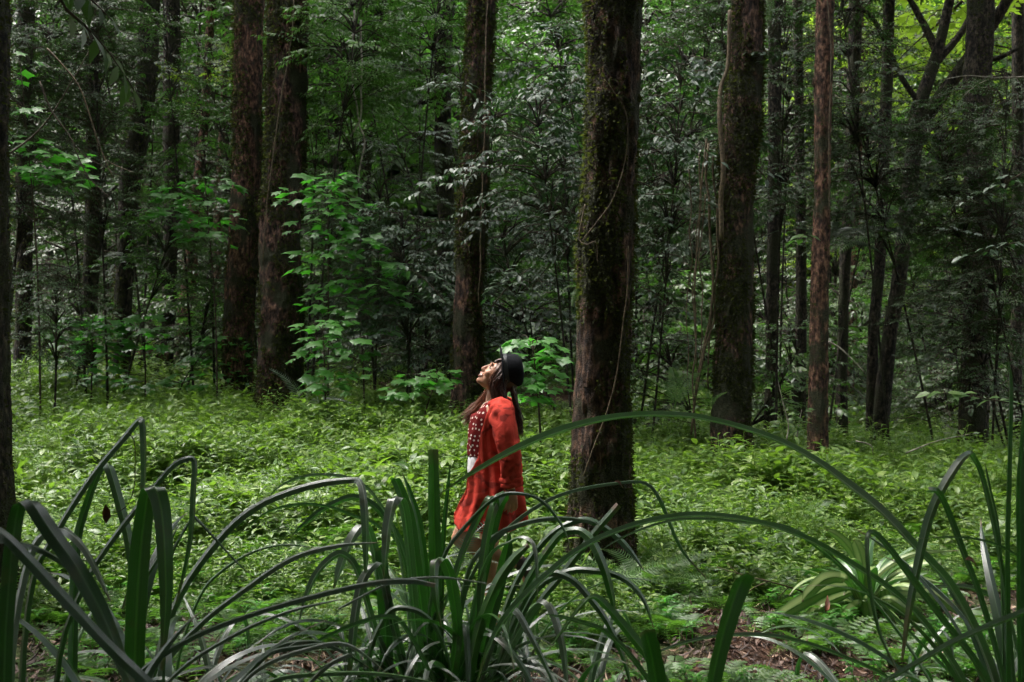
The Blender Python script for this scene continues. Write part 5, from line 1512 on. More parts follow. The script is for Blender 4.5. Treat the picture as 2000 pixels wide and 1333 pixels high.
branchlet('dry forked twigs lying on the soil at lower right', [(1578, 1160), (1545, 1148), (1510, 1138), (1478, 1130), (1440, 1120), (1400, 1108)], [[(1540, 1148), (1528, 1160), (1514, 1180)], [(1440, 1120), (1420, 1100)], [(1500, 1136), (1470, 1150), (1440, 1175), (1400, 1190)]], 6.3, .006)
branchlet('fallen pale branch in the carpet right of the slim trunk', [(1672, 862), (1700, 870), (1706, 890)], [], 9.6, .008, 'vine_pale')
# fallen log and rubble far back at left
mb = MB(); tube(mb, catmull([W(60, 682, 26), W(95, 684, 26), W(130, 680, 26)], 8), .07, 8)
link('fallen_log', mb.mesh('fallen_log', [M['bark_pale']]), None, 'small pale fallen log on the grass far back at left', 'log')
mb = MB(); tube(mb, catmull([W(255, 700, 20), W(290, 690, 20), W(330, 697, 20)], 8), .09, 8)
link('fallen_log', mb.mesh('fallen_log', [M['bark_pale']]), None, 'low pale log behind the grey mottled trunk', 'log')
mb = MB(); tube(mb, catmull([W(1800, 722, 22), W(1830, 712, 22), W(1850, 700, 22)], 8), .06, 8)
link('fallen_log', mb.mesh('fallen_log', [M['bark_pale']]), None, 'pale fallen wood far back at right', 'log')
# ------------------------------------------------------------------ strap leaved plants in front
def strap_mat(name, cols, stripe=None, edge=None):
    m, N, L = new_mat(name)
    uv = N.new('ShaderNodeUVMap')
    mp = N.new('ShaderNodeMapping'); mp.inputs['Scale'].default_value = (16, .6, 1)
    L.new(uv.outputs[0], mp.inputs[0])
    n1 = N.new('ShaderNodeTexNoise'); n1.inputs['Scale'].default_value = 1.0; n1.inputs['Detail'].default_value = 3
    L.new(mp.outputs[0], n1.inputs[0])
    oi = N.new('ShaderNodeObjectInfo')
    f = math_node(N, L, 'ADD', math_node(N, L, 'MULTIPLY', n1.outputs[0], .9), math_node(N, L, 'MULTIPLY', math_node(N, L, 'SUBTRACT', oi.outputs['Random'], .3), .4))
    c = ramp(N, L, f, [(0.2, cols[0]), (0.55, cols[1]), (0.9, cols[2])])
    n2 = N.new('ShaderNodeTexNoise'); n2.inputs['Scale'].default_value = 9; n2.inputs['Detail'].default_value = 6
    tc = N.new('ShaderNodeTexCoord'); L.new(tc.outputs['Object'], n2.inputs[0])
    bl = N.new('ShaderNodeMixRGB')
    L.new(ramp(N, L, n2.outputs[0], [(0.62, (0, 0, 0)), (0.68, (.8, .8, .8))]), bl.inputs[0]); L.new(c, bl.inputs[1]); bl.inputs[2].default_value = (.05, .04, .02, 1)
    c = bl.outputs[0]
    sp = N.new('ShaderNodeSeparateXYZ'); L.new(uv.outputs[0], sp.inputs[0])
    if stripe:
        a = math_node(N, L, 'ABSOLUTE', math_node(N, L, 'SUBTRACT', sp.outputs[0], .5))
        s2 = N.new('ShaderNodeMixRGB')
        L.new(ramp(N, L, a, [(0.0, (0, 0, 0)), (0.12, (.9, .9, .9)), (0.3, (.8, .8, .8)), (.45, (0, 0, 0))]), s2.inputs[0]); L.new(c, s2.inputs[1]); s2.inputs[2].default_value = (*stripe, 1)
        c = s2.outputs[0]
    else:
        a = math_node(N, L, 'ABSOLUTE', math_node(N, L, 'SUBTRACT', sp.outputs[0], .5))
        s2 = N.new('ShaderNodeMixRGB')
        L.new(ramp(N, L, a, [(0.0, (.55, .55, .55)), (0.05, (.3, .3, .3)), (0.09, (0, 0, 0)), (.46, (0, 0, 0)), (.5, (.45, .45, .45))]), s2.inputs[0]); L.new(c, s2.inputs[1]); s2.inputs[2].default_value = (*[q * 2.2 + .02 for q in cols[2]], 1)
        c = s2.outputs[0]
    # brown dry tips
    tip = N.new('ShaderNodeMixRGB')
    L.new(ramp(N, L, math_node(N, L, 'ADD', sp.outputs[1], math_node(N, L, 'MULTIPLY', math_node(N, L, 'SUBTRACT', n2.outputs[0], .5), .12)), [(0.93, (0, 0, 0)), (0.97, (1, 1, 1))]), tip.inputs[0]); L.new(c, tip.inputs[1]); tip.inputs[2].default_value = (.12, .07, .04, 1)
    b = N.new('ShaderNodeBsdfPrincipled'); L.new(tip.outputs[0], b.inputs['Base Color'])
    b.inputs['Roughness'].default_value = .33; b.inputs['Specular IOR Level'].default_value = .75
    bp = N.new('ShaderNodeBump'); bp.inputs['Strength'].default_value = .5; bp.inputs['Distance'].default_value = .002
    L.new(n1.outputs[0], bp.inputs['Height']); L.new(bp.outputs[0], b.inputs['Normal'])
    t = N.new('ShaderNodeBsdfTranslucent'); t.inputs[0].default_value = (.04, .22, .015, 1)
    mix = N.new('ShaderNodeMixShader'); mix.inputs[0].default_value = .14
    L.new(b.outputs[0], mix.inputs[1]); L.new(t.outputs[0], mix.inputs[2])
    o = N.new('ShaderNodeOutputMaterial'); L.new(mix.outputs[0], o.inputs[0])
    return m
M['strap'] = strap_mat('strap_leaf', [(.007, .020, .007), (.016, .040, .013), (.045, .075, .035)])
M['strap_light'] = strap_mat('strap_leaf_bright', [(.012, .045, .007), (.028, .085, .013), (.07, .14, .03)])
M['strap_grey_sheen'] = strap_mat('strap_leaf_grey_sheen', [(.045, .060, .045), (.11, .13, .10), (.24, .255, .22)])  # pale grey paints the sky sheen into the leaf colour
M['strap_mid'] = strap_mat('strap_leaf_mid', [(.018, .036, .016), (.04, .07, .032), (.10, .13, .08)])  # between the plain green and the painted grey sheen
M['varieg'] = strap_mat('striped_leaf', [(.05, .12, .02), (.09, .18, .035), (.15, .25, .06)], stripe=(.30, .37, .14))

def px_leaf(root, pts, wpx, mode='a', tw=40, Y=None, fold=.75, mat='strap', prof=None, cut=False, label=None, n=34):
    """leaf along pixel points (px, py[, Y]); mode x: broad side toward the viewer, held level, a: half turned like an arching blade"""
    Y0 = Y
    Q = np.array([W(p[0], p[1], p[2] if len(p) > 2 else Y0) for p in pts])
    P = catmull(Q, n)
    T = unit(np.gradient(P, axis=0))
    Vv = unit(P - np.array([0, 0, CAMZ]))
    if mode == 'x':
        a = math.radians(tw)
        Lv = np.tile(np.array([math.cos(a), math.sin(a), 0.0]), (n, 1))
        vis = max(.45, abs(math.cos(a)))
    else:
        N1 = unit(np.cross(T, Vv)); V2 = unit(np.cross(N1, T))
        a = math.radians(tw)
        Lv = math.cos(a) * N1 + math.sin(a) * V2
        vis = math.cos(a)
    t = np.linspace(0, 1, n)
    if prof is None:
        pr = np.interp(t, [0, .12, .45, .75, .92, 1], [.8, .9, 1, .8, .42, .05 if not cut else .9])
        if cut: pr = np.interp(t, [0, .2, .6, 1], [.75, .9, 1, .95])
    else:
        pr = np.interp(t, np.linspace(0, 1, len(prof)), prof)
    Ym = P[:, 1].mean()
    w = pr * wpx * (.78 if mode == 'a' else .86) / FPX * Ym / vis
    w = w * (1 + .03 * np.sin(t * 25))
    me = ribbon(P, Lv, w, fold, M[mat])
    o = link('leaf', me, root)
    if label: o['label'] = label
    return o

def free_leaf(root, base, az, length, w, el0=80, droop=130, seed=0, mat='strap', fold=.45, kink=None, broad=False, n=26):
    """physically arching leaf: starts steep, bends over with length"""
    r = np.random.RandomState(seed)
    t = np.linspace(0, 1, n)
    el = np.radians(el0) - np.radians(droop) * t ** r.uniform(1.2, 2.0)
    if kink:
        el = el - np.radians(60) / (1 + np.exp(-(t - kink) * 45))
    el = np.maximum(el, math.radians(-84))
    azz = az + r.uniform(-.5, .5) * t ** 2
    ds = length / (n - 1)
    d = np.stack([np.cos(el) * np.cos(azz), np.cos(el) * np.sin(azz), np.sin(el)], -1)
    P = np.asarray(base)[None, :] + np.concatenate([[[0, 0, 0]], np.cumsum(d[:-1] * ds, 0)])
    side = np.stack([-np.sin(azz), np.cos(azz), azz * 0], -1)
    tw = r.uniform(-.6, .6) * t[:, None]
    Lv = side * np.cos(tw) + np.array([0, 0, 1.0]) * np.sin(tw)
    pr = np.interp(t, [0, .15, .5, .8, 1], [.7, .85, 1, .62, .03]) if not broad else np.interp(t, [0, .12, .3, .55, .8, 1], [.35, .4, .8, 1, .7, .02])
    zmin = ground(P[:, 0], P[:, 1]) + .012
    P[:, 2] = np.maximum(P[:, 2], zmin)
    me = ribbon(P, Lv, pr * w, fold, M[mat])
    link('leaf', me, root)

SG = 'strap leaved plants in the foreground'
def base_at(px, Y):
    x = (px - 1000) / FPX * Y
    return np.array([x, Y, gz(x, Y)])

# --- left plant
bA = base_at(270, 3.7)
A = thing('strap_leaf_plant', bA, 'large strap leaved plant at lower left with leaves folded over sharply', 'plant', SG)
px_leaf(A, [(262, 1620, 3.7), (262, 1400, 3.65), (264, 1250, 3.6), (272, 1100, 3.6), (283, 1000, 3.6), (292, 958, 3.57), (304, 956, 3.52), (316, 1000, 3.5), (322, 1080, 3.48), (324, 1180, 3.47), (316, 1310, 3.45)], 44, 'x', 10, prof=[1, 1.05, 1.05, 1.0, .9, .85, .9, .9, .75, .6, .15], mat='strap_light', fold=.35)
px_leaf(A, [(60, 1620, 3.7), (40, 1400, 3.75), (60, 1150, 3.8), (110, 1040, 3.8), (180, 930, 3.8), (240, 858, 3.8), (268, 824, 3.8), (277, 823, 3.78), (280, 850, 3.76), (281, 920, 3.75), (276, 1010, 3.72)], 15, 'a', 42, fold=.5, prof=[1, 1, 1, 1, 1, 1, .9, .9, 1, .9, .6], mat='strap')
px_leaf(A, [(150, 1600, 3.7), (110, 1420, 3.7), (120, 1260, 3.7), (172, 1128, 3.7), (230, 1040, 3.7), (290, 965, 3.7), (335, 912, 3.7), (362, 897, 3.7), (380, 902, 3.7), (378, 960, 3.68), (374, 1040, 3.66), (362, 1110, 3.65), (344, 1180, 3.64)], 14, 'a', 38, fold=.5, prof=[1, 1, 1, 1, 1, 1, 1, 1, 1, 1, .9, .7, .3])
px_leaf(A, [(140, 1560, 3.75), (142, 1300, 3.8), (148, 1080, 3.9), (168, 990, 3.95), (192, 925, 3.95), (205, 908, 3.95), (214, 916, 3.9), (230, 970, 3.88), (250, 1050, 3.86), (258, 1130, 3.84), (240, 1190, 3.83)], 19, 'x', 20, prof=[.9, 1, 1, .8, .7, 1, 1.05, 1.1, 1, .8, .3], mat='strap_light')
px_leaf(A, [(30, 1620, 3.6), (20, 1300, 3.6), (60, 1080, 3.75), (110, 1036, 3.8), (140, 1046, 3.75), (170, 1080, 3.7), (196, 1130, 3.65), (218, 1180, 3.6)], 20, 'a', 30, mat='strap_grey_sheen')
px_leaf(A, [(310, 1600, 3.7), (320, 1300, 3.7), (330, 1110, 3.75), (352, 1050, 3.75), (376, 1012, 3.75), (384, 1014, 3.73), (420, 1052, 3.7), (460, 1096, 3.68), (502, 1134, 3.66)], 8, 'a', 20)
px_leaf(A, [(240, 1620, 3.8), (236, 1380, 3.85), (262, 1180, 3.9), (290, 1120, 3.9), (330, 1060, 3.9), (352, 1020, 3.9)], 9, 'a', 30, mat='strap_light')
for i, (az, ln, el0, dr) in enumerate([(3.0, 1.1, 75, 70), (2.4, 1.2, 80, 90), (3.6, 1.0, 65, 90), (.3, 1.1, 70, 110), (5.4, 1.0, 60, 130), (4.5, .9, 60, 130), (1.6, 1.3, 80, 80), (5.9, 1.2, 60, 90), (3.3, .9, 50, 90), (4.0, 1.1, 70, 130), (2.0, 1.0, 70, 100), (.9, 1.1, 70, 120)]):
    free_leaf(A, bA + np.array([rnd.uniform(-.12, .12), rnd.uniform(-.1, .1), 0]), az, ln, .055, el0, dr, i, mat=rnd.choice(['strap', 'strap', 'strap_grey_sheen']))

# --- nearest dark plant at the lower left corner
bN = base_at(-30, 2.6)
D = thing('strap_leaf_plant', bN, 'nearest plant, nearly black broad blades crossing the lower left corner', 'plant', SG)
px_leaf(D, [(-20, 1640, 2.7), (4, 1420, 2.7), (10, 1250, 2.7), (22, 1080, 2.7), (34, 1000, 2.7), (46, 982, 2.66), (62, 984, 2.6), (100, 1040, 2.55), (150, 1110, 2.5), (195, 1190, 2.48), (236, 1290, 2.46), (270, 1370, 2.45)], 32, 'x', 25, prof=[1, 1, 1, .95, .9, 1, 1, 1.1, 1.1, 1, .8, .4], fold=.4)
px_leaf(D, [(-120, 1500, 2.6), (-90, 1180, 2.6), (-40, 1040, 2.55), (0, 1042, 2.5), (50, 1088, 2.45), (140, 1185, 2.4), (220, 1270, 2.35), (290, 1335, 2.3), (360, 1400, 2.3)], 27, 'a', 25, prof=[.9, 1, 1, 1, 1.05, 1, 1, .9, .6], fold=.4)
px_leaf(D, [(-100, 1500, 2.8), (-70, 1150, 2.8), (-20, 1062, 2.8), (40, 1062, 2.75), (100, 1085, 2.7), (160, 1130, 2.7), (210, 1200, 2.65), (238, 1268, 2.6)], 14, 'a', 40)
for i, (az, ln, el0, dr) in enumerate([(.4, 1.2, 78, 60), (.9, 1.0, 75, 80), (-.3, 1.0, 60, 90), (.1, .9, 80, 30), (1.3, 1.1, 80, 60), (.2, 1.2, 50, 70)]):
    free_leaf(D, bN + np.array([rnd.uniform(0, .25), rnd.uniform(-.1, .2), 0]), az, ln, .05, el0, dr, 40 + i)

# --- central clump
bC = base_at(850, 4.6)
C = thing('strap_leaf_plant', bC, 'wide central clump of strap leaves, some bent pale grey, below the woman', 'plant', SG)
S = 'strap'; SL = 'strap_light'; SGY = 'strap_grey_sheen'
px_leaf(C, [(862, 1420, 4.6), (852, 1250, 4.55), (850, 1100, 4.5), (848, 1000, 4.5), (846, 878, 4.5)], 27, 'x', 8, prof=[1.2, 1.1, 1.1, 1, .85], fold=.8, mat=SL, label='upright leaf cut square at its top')
px_leaf(C, [(864, 1400, 4.5), (862, 1200, 4.45), (866, 1050, 4.4), (874, 960, 4.4), (880, 905, 4.4)], 11, 'x', 10, mat=SL, fold=.6)
px_leaf(C, [(860, 1420, 4.6), (834, 1260, 4.55), (815, 1120, 4.5), (798, 1010, 4.5), (776, 944, 4.5), (764, 934, 4.47)], 26, 'x', 15, prof=[.9, 1, 1, 1, .8, .5], fold=.5, mat=SL)
px_leaf(C, [(850, 1420, 4.62), (840, 1240, 4.6), (832, 1120, 4.6), (818, 1020, 4.6), (800, 960, 4.6), (786, 925, 4.6)], 15, 'x', 20, prof=[1, 1, 1, 1, .7, .1], fold=.6)
px_leaf(C, [(850, 1430, 4.5), (816, 1250, 4.4), (800, 1080, 4.35), (790, 1000, 4.3), (780, 976, 4.27), (768, 980, 4.22), (757, 1030, 4.18), (753, 1080, 4.15), (749, 1130, 4.14)], 20, 'x', 30, prof=[1, 1, 1, 1, 1.1, 1.2, 1.0, .7, .1], mat=SGY)
px_leaf(C, [(790, 1420, 4.5), (760, 1330, 4.45), (752, 1200, 4.4), (746, 1100, 4.4), (742, 1070, 4.4)], 28, 'x', 5, prof=[1, 1.05, 1.1, 1, .8], cut=True)
px_leaf(C, [(830, 1420, 4.6), (760, 1230, 4.5), (732, 1080, 4.5), (716, 1028, 4.45), (700, 1034, 4.4), (682, 1062, 4.35), (664, 1110, 4.32), (652, 1150, 4.3)], 18, 'x', 35, prof=[.8, 1, 1, .8, 1, 1.1, .9, .15], mat=SGY)
px_leaf(C, [(820, 1420, 4.5), (764, 1200, 4.4), (744, 1110, 4.35), (728, 1106, 4.3), (706, 1140, 4.25), (694, 1200, 4.22), (688, 1260, 4.2), (682, 1320, 4.2)], 19, 'x', 20, prof=[.8, 1, 1, 1, 1, 1, .9, .4], mat=SGY)
px_leaf(C, [(820, 1420, 4.5), (740, 1250, 4.4), (700, 1120, 4.35), (672, 1084, 4.3), (650, 1088, 4.28), (620, 1118, 4.25), (600, 1160, 4.22), (580, 1230, 4.2)], 17, 'a', 25, prof=[.8, 1, 1, 1, 1, 1, .7, .1], mat=SGY)
px_leaf(C, [(850, 1430, 4.5), (836, 1220, 4.4), (864, 1092, 4.3), (912, 1024, 4.3), (968, 972, 4.25), (1016, 964, 4.2), (1060, 980, 4.2), (1096, 1024, 4.2), (1116, 1070, 4.2)], 10, 'a', 30, prof=[1, 1, 1, 1, 1, .8, .9, .7, .2])
px_leaf(C, [(890, 1420, 4.5), (930, 1200, 4.5), (970, 1010, 4.5), (984, 972, 4.46), (980, 964, 4.42), (962, 1000, 4.36), (946, 1080, 4.33), (938, 1180, 4.3), (934, 1260, 4.3)], 21, 'x', 15, prof=[.8, .9, .9, 1, 1, 1, .95, .7, .2], mat=SL, fold=.8)
px_leaf(C, [(890, 1420, 4.45), (940, 1150, 4.4), (968, 1000, 4.38), (958, 972, 4.34), (930, 1020, 4.3), (904, 1080, 4.27), (884, 1140, 4.25), (864, 1200, 4.24)], 15, 'x', 25, prof=[.7, .8, .9, 1, 1, 1, .8, .2], mat=SL)
px_leaf(C, [(880, 1420, 4.6), (900, 1190, 4.6), (940, 1090, 4.6), (1000, 1024, 4.6), (1060, 982, 4.6), (1120, 958, 4.6), (1208, 943, 4.6), (1262, 944, 4.6), (1292, 980, 4.6), (1330, 1070, 4.6), (1380, 1130, 4.6)], 10, 'a', 45, prof=[1, 1, 1, 1, 1, .9, .7, .8, 1, .8, .3])
px_leaf(C, [(880, 1430, 4.4), (905, 1150, 4.35), (952, 1060, 4.35), (1010, 1026, 4.35), (1080, 1012, 4.35), (1150, 1018, 4.35), (1170, 1028, 4.35)], 13, 'a', 35)
px_leaf(C, [(900, 1420, 4.2), (930, 1250, 4.15), (966, 1150, 4.1), (1000, 1096, 4.1), (1032, 1064, 4.1)], 27, 'a', 15, mat=SL, prof=[.8, 1, 1.05, .9, .4])
px_leaf(C, [(920, 1380, 4.4), (970, 1160, 4.4), (990, 1080, 4.4), (996, 1040, 4.4)], 26, 'x', 5, mat=SL, prof=[.8, 1.1, 1, .1])
px_leaf(C, [(940, 1400, 4.5), (1040, 1200, 4.5), (1100, 1120, 4.5), (1160, 1042, 4.5), (1208, 986, 4.5)], 18, 'a', 10, mat=S, cut=True, label='leaf broken off blunt at its end')
px_leaf(C, [(930, 1420, 4.4), (1010, 1180, 4.4), (1080, 1060, 4.35), (1118, 1036, 4.3), (1150, 1050, 4.25), (1176, 1100, 4.2), (1194, 1160, 4.2), (1202, 1206, 4.2)], 22, 'a', 12, prof=[.7, .9, .9, .9, 1, 1.05, .8, .15], mat=SL)
px_leaf(C, [(930, 1420, 4.7), (990, 1180, 4.7), (1060, 1060, 4.7), (1130, 1016, 4.7), (1180, 1030, 4.7), (1226, 1070, 4.65), (1260, 1118, 4.6)], 17, 'a', 22, prof=[.7, .9, .9, .9, 1, .9, .1])
px_leaf(C, [(930, 1420, 4.3), (1010, 1200, 4.25), (1060, 1125, 4.2), (1110, 1128, 4.15), (1150, 1166, 4.12), (1190, 1222, 4.1), (1222, 1300, 4.1), (1240, 1380, 4.1)], 18, 'a', 18, mat=S)
px_leaf(C, [(940, 1420, 4.4), (1030, 1180, 4.4), (1100, 1120, 4.35), (1170, 1116, 4.3), (1220, 1132, 4.3), (1256, 1170, 4.25), (1278, 1230, 4.25)], 17, 'a', 18, mat=S)
px_leaf(C, [(910, 1420, 4.2), (960, 1260, 4.15), (990, 1200, 4.1), (1008, 1194, 4.05), (1036, 1240, 4.0), (1066, 1300, 4.0), (1096, 1370, 4.0)], 17, 'a', 20, mat=SGY)
px_leaf(C, [(920, 1420, 4.3), (1010, 1240, 4.25), (1050, 1180, 4.2), (1074, 1184, 4.15), (1094, 1240, 4.1), (1104, 1300, 4.1), (1110, 1380, 4.1)], 20, 'x', 20, mat=SGY)
px_leaf(C, [(860, 1430, 4.3), (892, 1260, 4.2), (884, 1150, 4.15), (868, 1098, 4.1), (850, 1100, 4.05), (850, 1160, 4.0), (862, 1226, 4.0)], 24, 'x', 15, prof=[.8, 1, 1.05, 1, .9, .7, .1], mat=SL)
px_leaf(C, [(760, 1420, 4.2), (720, 1300, 4.1), (756, 1200, 4.1), (804, 1190, 4.1), (846, 1218, 4.1), (874, 1280, 4.1), (884, 1330, 4.1)], 14, 'a', 20)
px_leaf(C, [(880, 1400, 4.0), (800, 1240, 4.0), (760, 1206, 4.0), (690, 1222, 4.0), (620, 1254, 4.0), (540, 1300, 4.0)], 12, 'a', 35, mat=SL)
px_leaf(C, [(880, 1430, 4.4), (940, 1120, 4.3), (1000, 1056, 4.25), (1036, 1054, 4.2), (1048, 1090, 4.15), (1050, 1180, 4.12)], 12, 'x', 30, mat=SGY)
# arching grey blades to the left
px_leaf(C, [(290, 1480, 4.4), (300, 1320, 4.4), (345, 1175, 4.4), (424, 1058, 4.4), (500, 990, 4.4), (600, 950, 4.4), (680, 938, 4.4), (704, 944, 4.36), (712, 990, 4.3), (715, 1060, 4.28), (714, 1150, 4.27)], 19, 'a', 28, prof=[.8, .95, 1, 1, 1, .95, .8, .9, 1, .9, .2], mat=SGY, n=44)
px_leaf(C, [(820, 1420, 4.8), (780, 1080, 4.8), (735, 975, 4.8), (690, 938, 4.8), (640, 928, 4.8), (590, 932, 4.8), (545, 952, 4.8), (514, 985, 4.8)], 8, 'a', 30, mat=SGY)
px_leaf(C, [(300, 1480, 4.2), (305, 1330, 4.2), (380, 1230, 4.2), (480, 1150, 4.2), (572, 1090, 4.2), (660, 1066, 4.2), (742, 1060, 4.2)], 14, 'a', 35, prof=[.9, 1, 1, 1, 1, .8, .1], mat=SGY, n=44)
px_leaf(C, [(330, 1440, 4.6), (348, 1290, 4.6), (390, 1165, 4.6), (440, 1110, 4.6), (500, 1076, 4.6), (560, 1064, 4.6), (625, 1072, 4.6)], 8, 'a', 30, mat=SL)
px_leaf(C, [(830, 1420, 4.9), (790, 1100, 4.9), (740, 1030, 4.9), (690, 1008, 4.9), (640, 990, 4.9), (580, 986, 4.9), (520, 1002, 4.9), (474, 1040, 4.9)], 8, 'a', 30, mat=SL)
px_leaf(C, [(820, 1420, 5.0), (800, 1120, 5.0), (750, 1010, 5.0), (696, 972, 5.0), (640, 990, 5.0), (596, 1022, 5.0), (566, 1052, 5.0)], 16, 'a', 20, mat=S)
px_leaf(C, [(180, 1420, 3.4), (276, 1312, 3.4), (370, 1248, 3.4), (480, 1204, 3.4), (600, 1168, 3.4), (720, 1140, 3.4), (800, 1134, 3.4), (850, 1143, 3.4)], 14, 'a', 35, prof=[1, 1, 1, 1, 1, 1, 1.1, .8], cut=True, mat=S, n=44, label='long blade with a torn pinkish dry end')
px_leaf(C, [(660, 1190, 3.5), (760, 1140, 3.5), (840, 1128, 3.5), (900, 1132, 3.5), (972, 1144, 3.5)], 7, 'a', 35, mat=SGY)
px_leaf(C, [(230, 1480, 3.7), (330, 1330, 3.7), (440, 1250, 3.7), (560, 1196, 3.7), (680, 1168, 3.7)], 11, 'a', 30, mat=SGY)
for i, p in enumerate([[(420, 1400), (500, 1310), (600, 1268), (680, 1260), (760, 1318)], [(380, 1420), (500, 1290), (600, 1262), (670, 1258)], [(560, 1380), (640, 1300), (690, 1278), (600, 1318)], [(420, 1440), (520, 1336), (640, 1316), (760, 1318), (900, 1345)],
                       [(400, 1420), (520, 1280), (600, 1254), (660, 1268), (730, 1310)]]):
    px_leaf(C, p, 12, 'a', 35, Y=3.5 + .12 * i, mat=[SGY, S, SGY, SL, S][i])
# bright leaf and pair low right of centre
px_leaf(C, [(1350, 1450, 3.6), (1290, 1320, 3.6), (1232, 1240, 3.6), (1176, 1176, 3.6), (1152, 1168, 3.58), (1120, 1202, 3.55), (1096, 1236, 3.53), (1070, 1272, 3.5)], 24, 'a', 12, prof=[1, 1.1, 1, .8, .4, .4, .3, .05], mat=SL)
px_leaf(C, [(1340, 1460, 3.5), (1260, 1320, 3.5), (1190, 1240, 3.5), (1130, 1214, 3.5), (1060, 1198, 3.5)], 13, 'a', 20, mat=SL)
px_leaf(C, [(1310, 1480, 3.3), (1290, 1370, 3.3), (1276, 1290, 3.3), (1262, 1232, 3.3)], 40, 'x', 10, mat=SL, fold=.9, cut=True)
for i in range(96):
    az = rnd.uniform(0, 6.283)
    b_ = bC + np.array([rnd.gauss(0, .22), rnd.gauss(0, .15), 0])
    free_leaf(C, b_, az, rnd.uniform(.6, 1.25), rnd.uniform(.014, .045), rnd.uniform(50, 84), rnd.uniform(70, 150), 60 + i, mat=rnd.choice([S, S, S, SL, SGY]), kink=rnd.choice([None, None, rnd.uniform(.4, .7)]))

for (px, Y, nn, lab, sd) in ((1160, 4.25, 30, 'smaller tangle of drooping strap leaves right of the central clump', 300), (610, 4.4, 26, 'low tangle of strap leaves left of the central clump', 340), (1010, 3.9, 16, 'few curling strap leaves at the bottom edge in the middle', 380), (400, 4.3, 30, 'dark tangle of strap leaves between the left plant and the central clump', 420), (130, 4.0, 26, 'dark tangle of strap leaves low at the far left', 460), (1720, 4.5, 14, 'thin strap leaves at the bottom before the striped plant', 500)):
    bb = base_at(px, Y)
    Q_ = thing('strap_leaf_plant', bb, lab, 'plant', SG)
    for i in range(nn):
        b_ = bb + np.array([rnd.gauss(0, .12), rnd.gauss(0, .10), 0])
        free_leaf(Q_, b_, rnd.uniform(0, 6.283), rnd.uniform(.45, .95), rnd.uniform(.014, .042), rnd.uniform(45, 84), rnd.uniform(80, 160), sd + i, mat=rnd.choice([S, S, SL, SGY, SGY, 'strap_mid']), kink=rnd.choice([None, None, rnd.uniform(.4, .7)]))

# --- right plant with the long arches
bE = base_at(1900, 3.9)
E = thing('strap_leaf_plant', bE, 'strap leaved plant at lower right throwing two very long arching leaves leftward', 'plant', SG)
px_leaf(E, [(1985, 1480, 3.9), (1930, 1290, 3.9), (1862, 1150, 3.9), (1790, 1070, 3.9), (1724, 1000, 3.95), (1660, 948, 4.0), (1588, 896, 4.05), (1500, 852, 4.1), (1380, 818, 4.15), (1300, 810, 4.2), (1230, 812, 4.2), (1160, 823, 4.2), (1080, 846, 4.2), (1000, 881, 4.2), (920, 926, 4.2), (856, 968, 4.2)], 19, 'a', 38, prof=[1, 1, 1, 1, 1, .95, .85, .75, .7, .7, .8, .9, .95, .9, .6, .1], n=64, mat='strap_grey_sheen', label='longest leaf, arching across the woman and the thick trunk')
px_leaf(E, [(1930, 1440, 3.8), (1870, 1310, 3.8), (1800, 1210, 3.8), (1740, 1152, 3.8), (1680, 1112, 3.8), (1580, 1054, 3.8), (1480, 1020, 3.8), (1380, 1006, 3.8), (1300, 1012, 3.8), (1220, 1032, 3.8), (1140, 1068, 3.8), (1072, 1120, 3.8), (1000, 1190, 3.8), (958, 1256, 3.8), (930, 1340, 3.8)], 15, 'a', 38, prof=[1, 1, 1, 1, 1, .9, .85, .85, .9, .9, .95, 1, 1, .7, .3], n=64, mat='strap_grey_sheen')
px_leaf(E, [(1960, 1420, 4.0), (1700, 1160, 4.0), (1560, 1040, 4.0), (1440, 1020, 4.0), (1370, 1014, 4.0), (1300, 1020, 4.0), (1220, 1048, 4.0), (1160, 1084, 4.0)], 8, 'a', 35, mat=SGY, n=50)
px_leaf(E, [(1990, 1500, 3.9), (1976, 1300, 3.9), (1962, 1150, 3.9), (1942, 1030, 3.9), (1918, 930, 3.9), (1900, 892, 3.88), (1890, 888, 3.84), (1870, 908, 3.8), (1838, 960, 3.76), (1816, 1010, 3.74), (1796, 1090, 3.72), (1778, 1180, 3.7), (1762, 1290, 3.7)], 20, 'a', 15, prof=[.6, .6, .6, .6, .6, .7, .8, 1, 1.1, 1.1, 1, .9, .3], n=50, mat='strap')
px_leaf(E, [(1990, 1460, 3.7), (1950, 1290, 3.7), (1916, 1170, 3.7), (1884, 1085, 3.7), (1852, 1000, 3.7), (1832, 962, 3.68), (1812, 957, 3.64)], 15, 'a', 18, cut=True)
px_leaf(E, [(1960, 1400, 3.6), (1910, 1300, 3.6), (1850, 1222, 3.6), (1780, 1130, 3.6), (1736, 1070, 3.6), (1708, 1042, 3.6), (1696, 1046, 3.58), (1694, 1080, 3.56), (1702, 1160, 3.55), (1720, 1240, 3.54), (1758, 1320, 3.53)], 17, 'a', 22, prof=[1, 1, 1, 1, .9, .8, .7, .6, .6, .5, .2], n=44)
px_leaf(E, [(2004, 1560, 3.2), (1998, 1300, 3.2), (1996, 1100, 3.2), (1996, 940, 3.2), (2006, 800, 3.2), (2020, 740, 3.2)], 36, 'x', 10, prof=[1, 1, 1, 1, .6, .1])
px_leaf(E, [(1966, 1500, 3.4), (1968, 1250, 3.4), (1966, 1080, 3.4), (1970, 920, 3.4), (1974, 760, 3.4), (1968, 700, 3.4)], 15, 'x', 20)
px_leaf(E, [(2120, 1130, 3.0), (2020, 1186, 3.0), (1940, 1220, 3.0), (1860, 1256, 3.0), (1772, 1306, 3.0), (1700, 1346, 3.0)], 15, 'a', 30, prof=[1, 1, 1, 1, .8, .4])
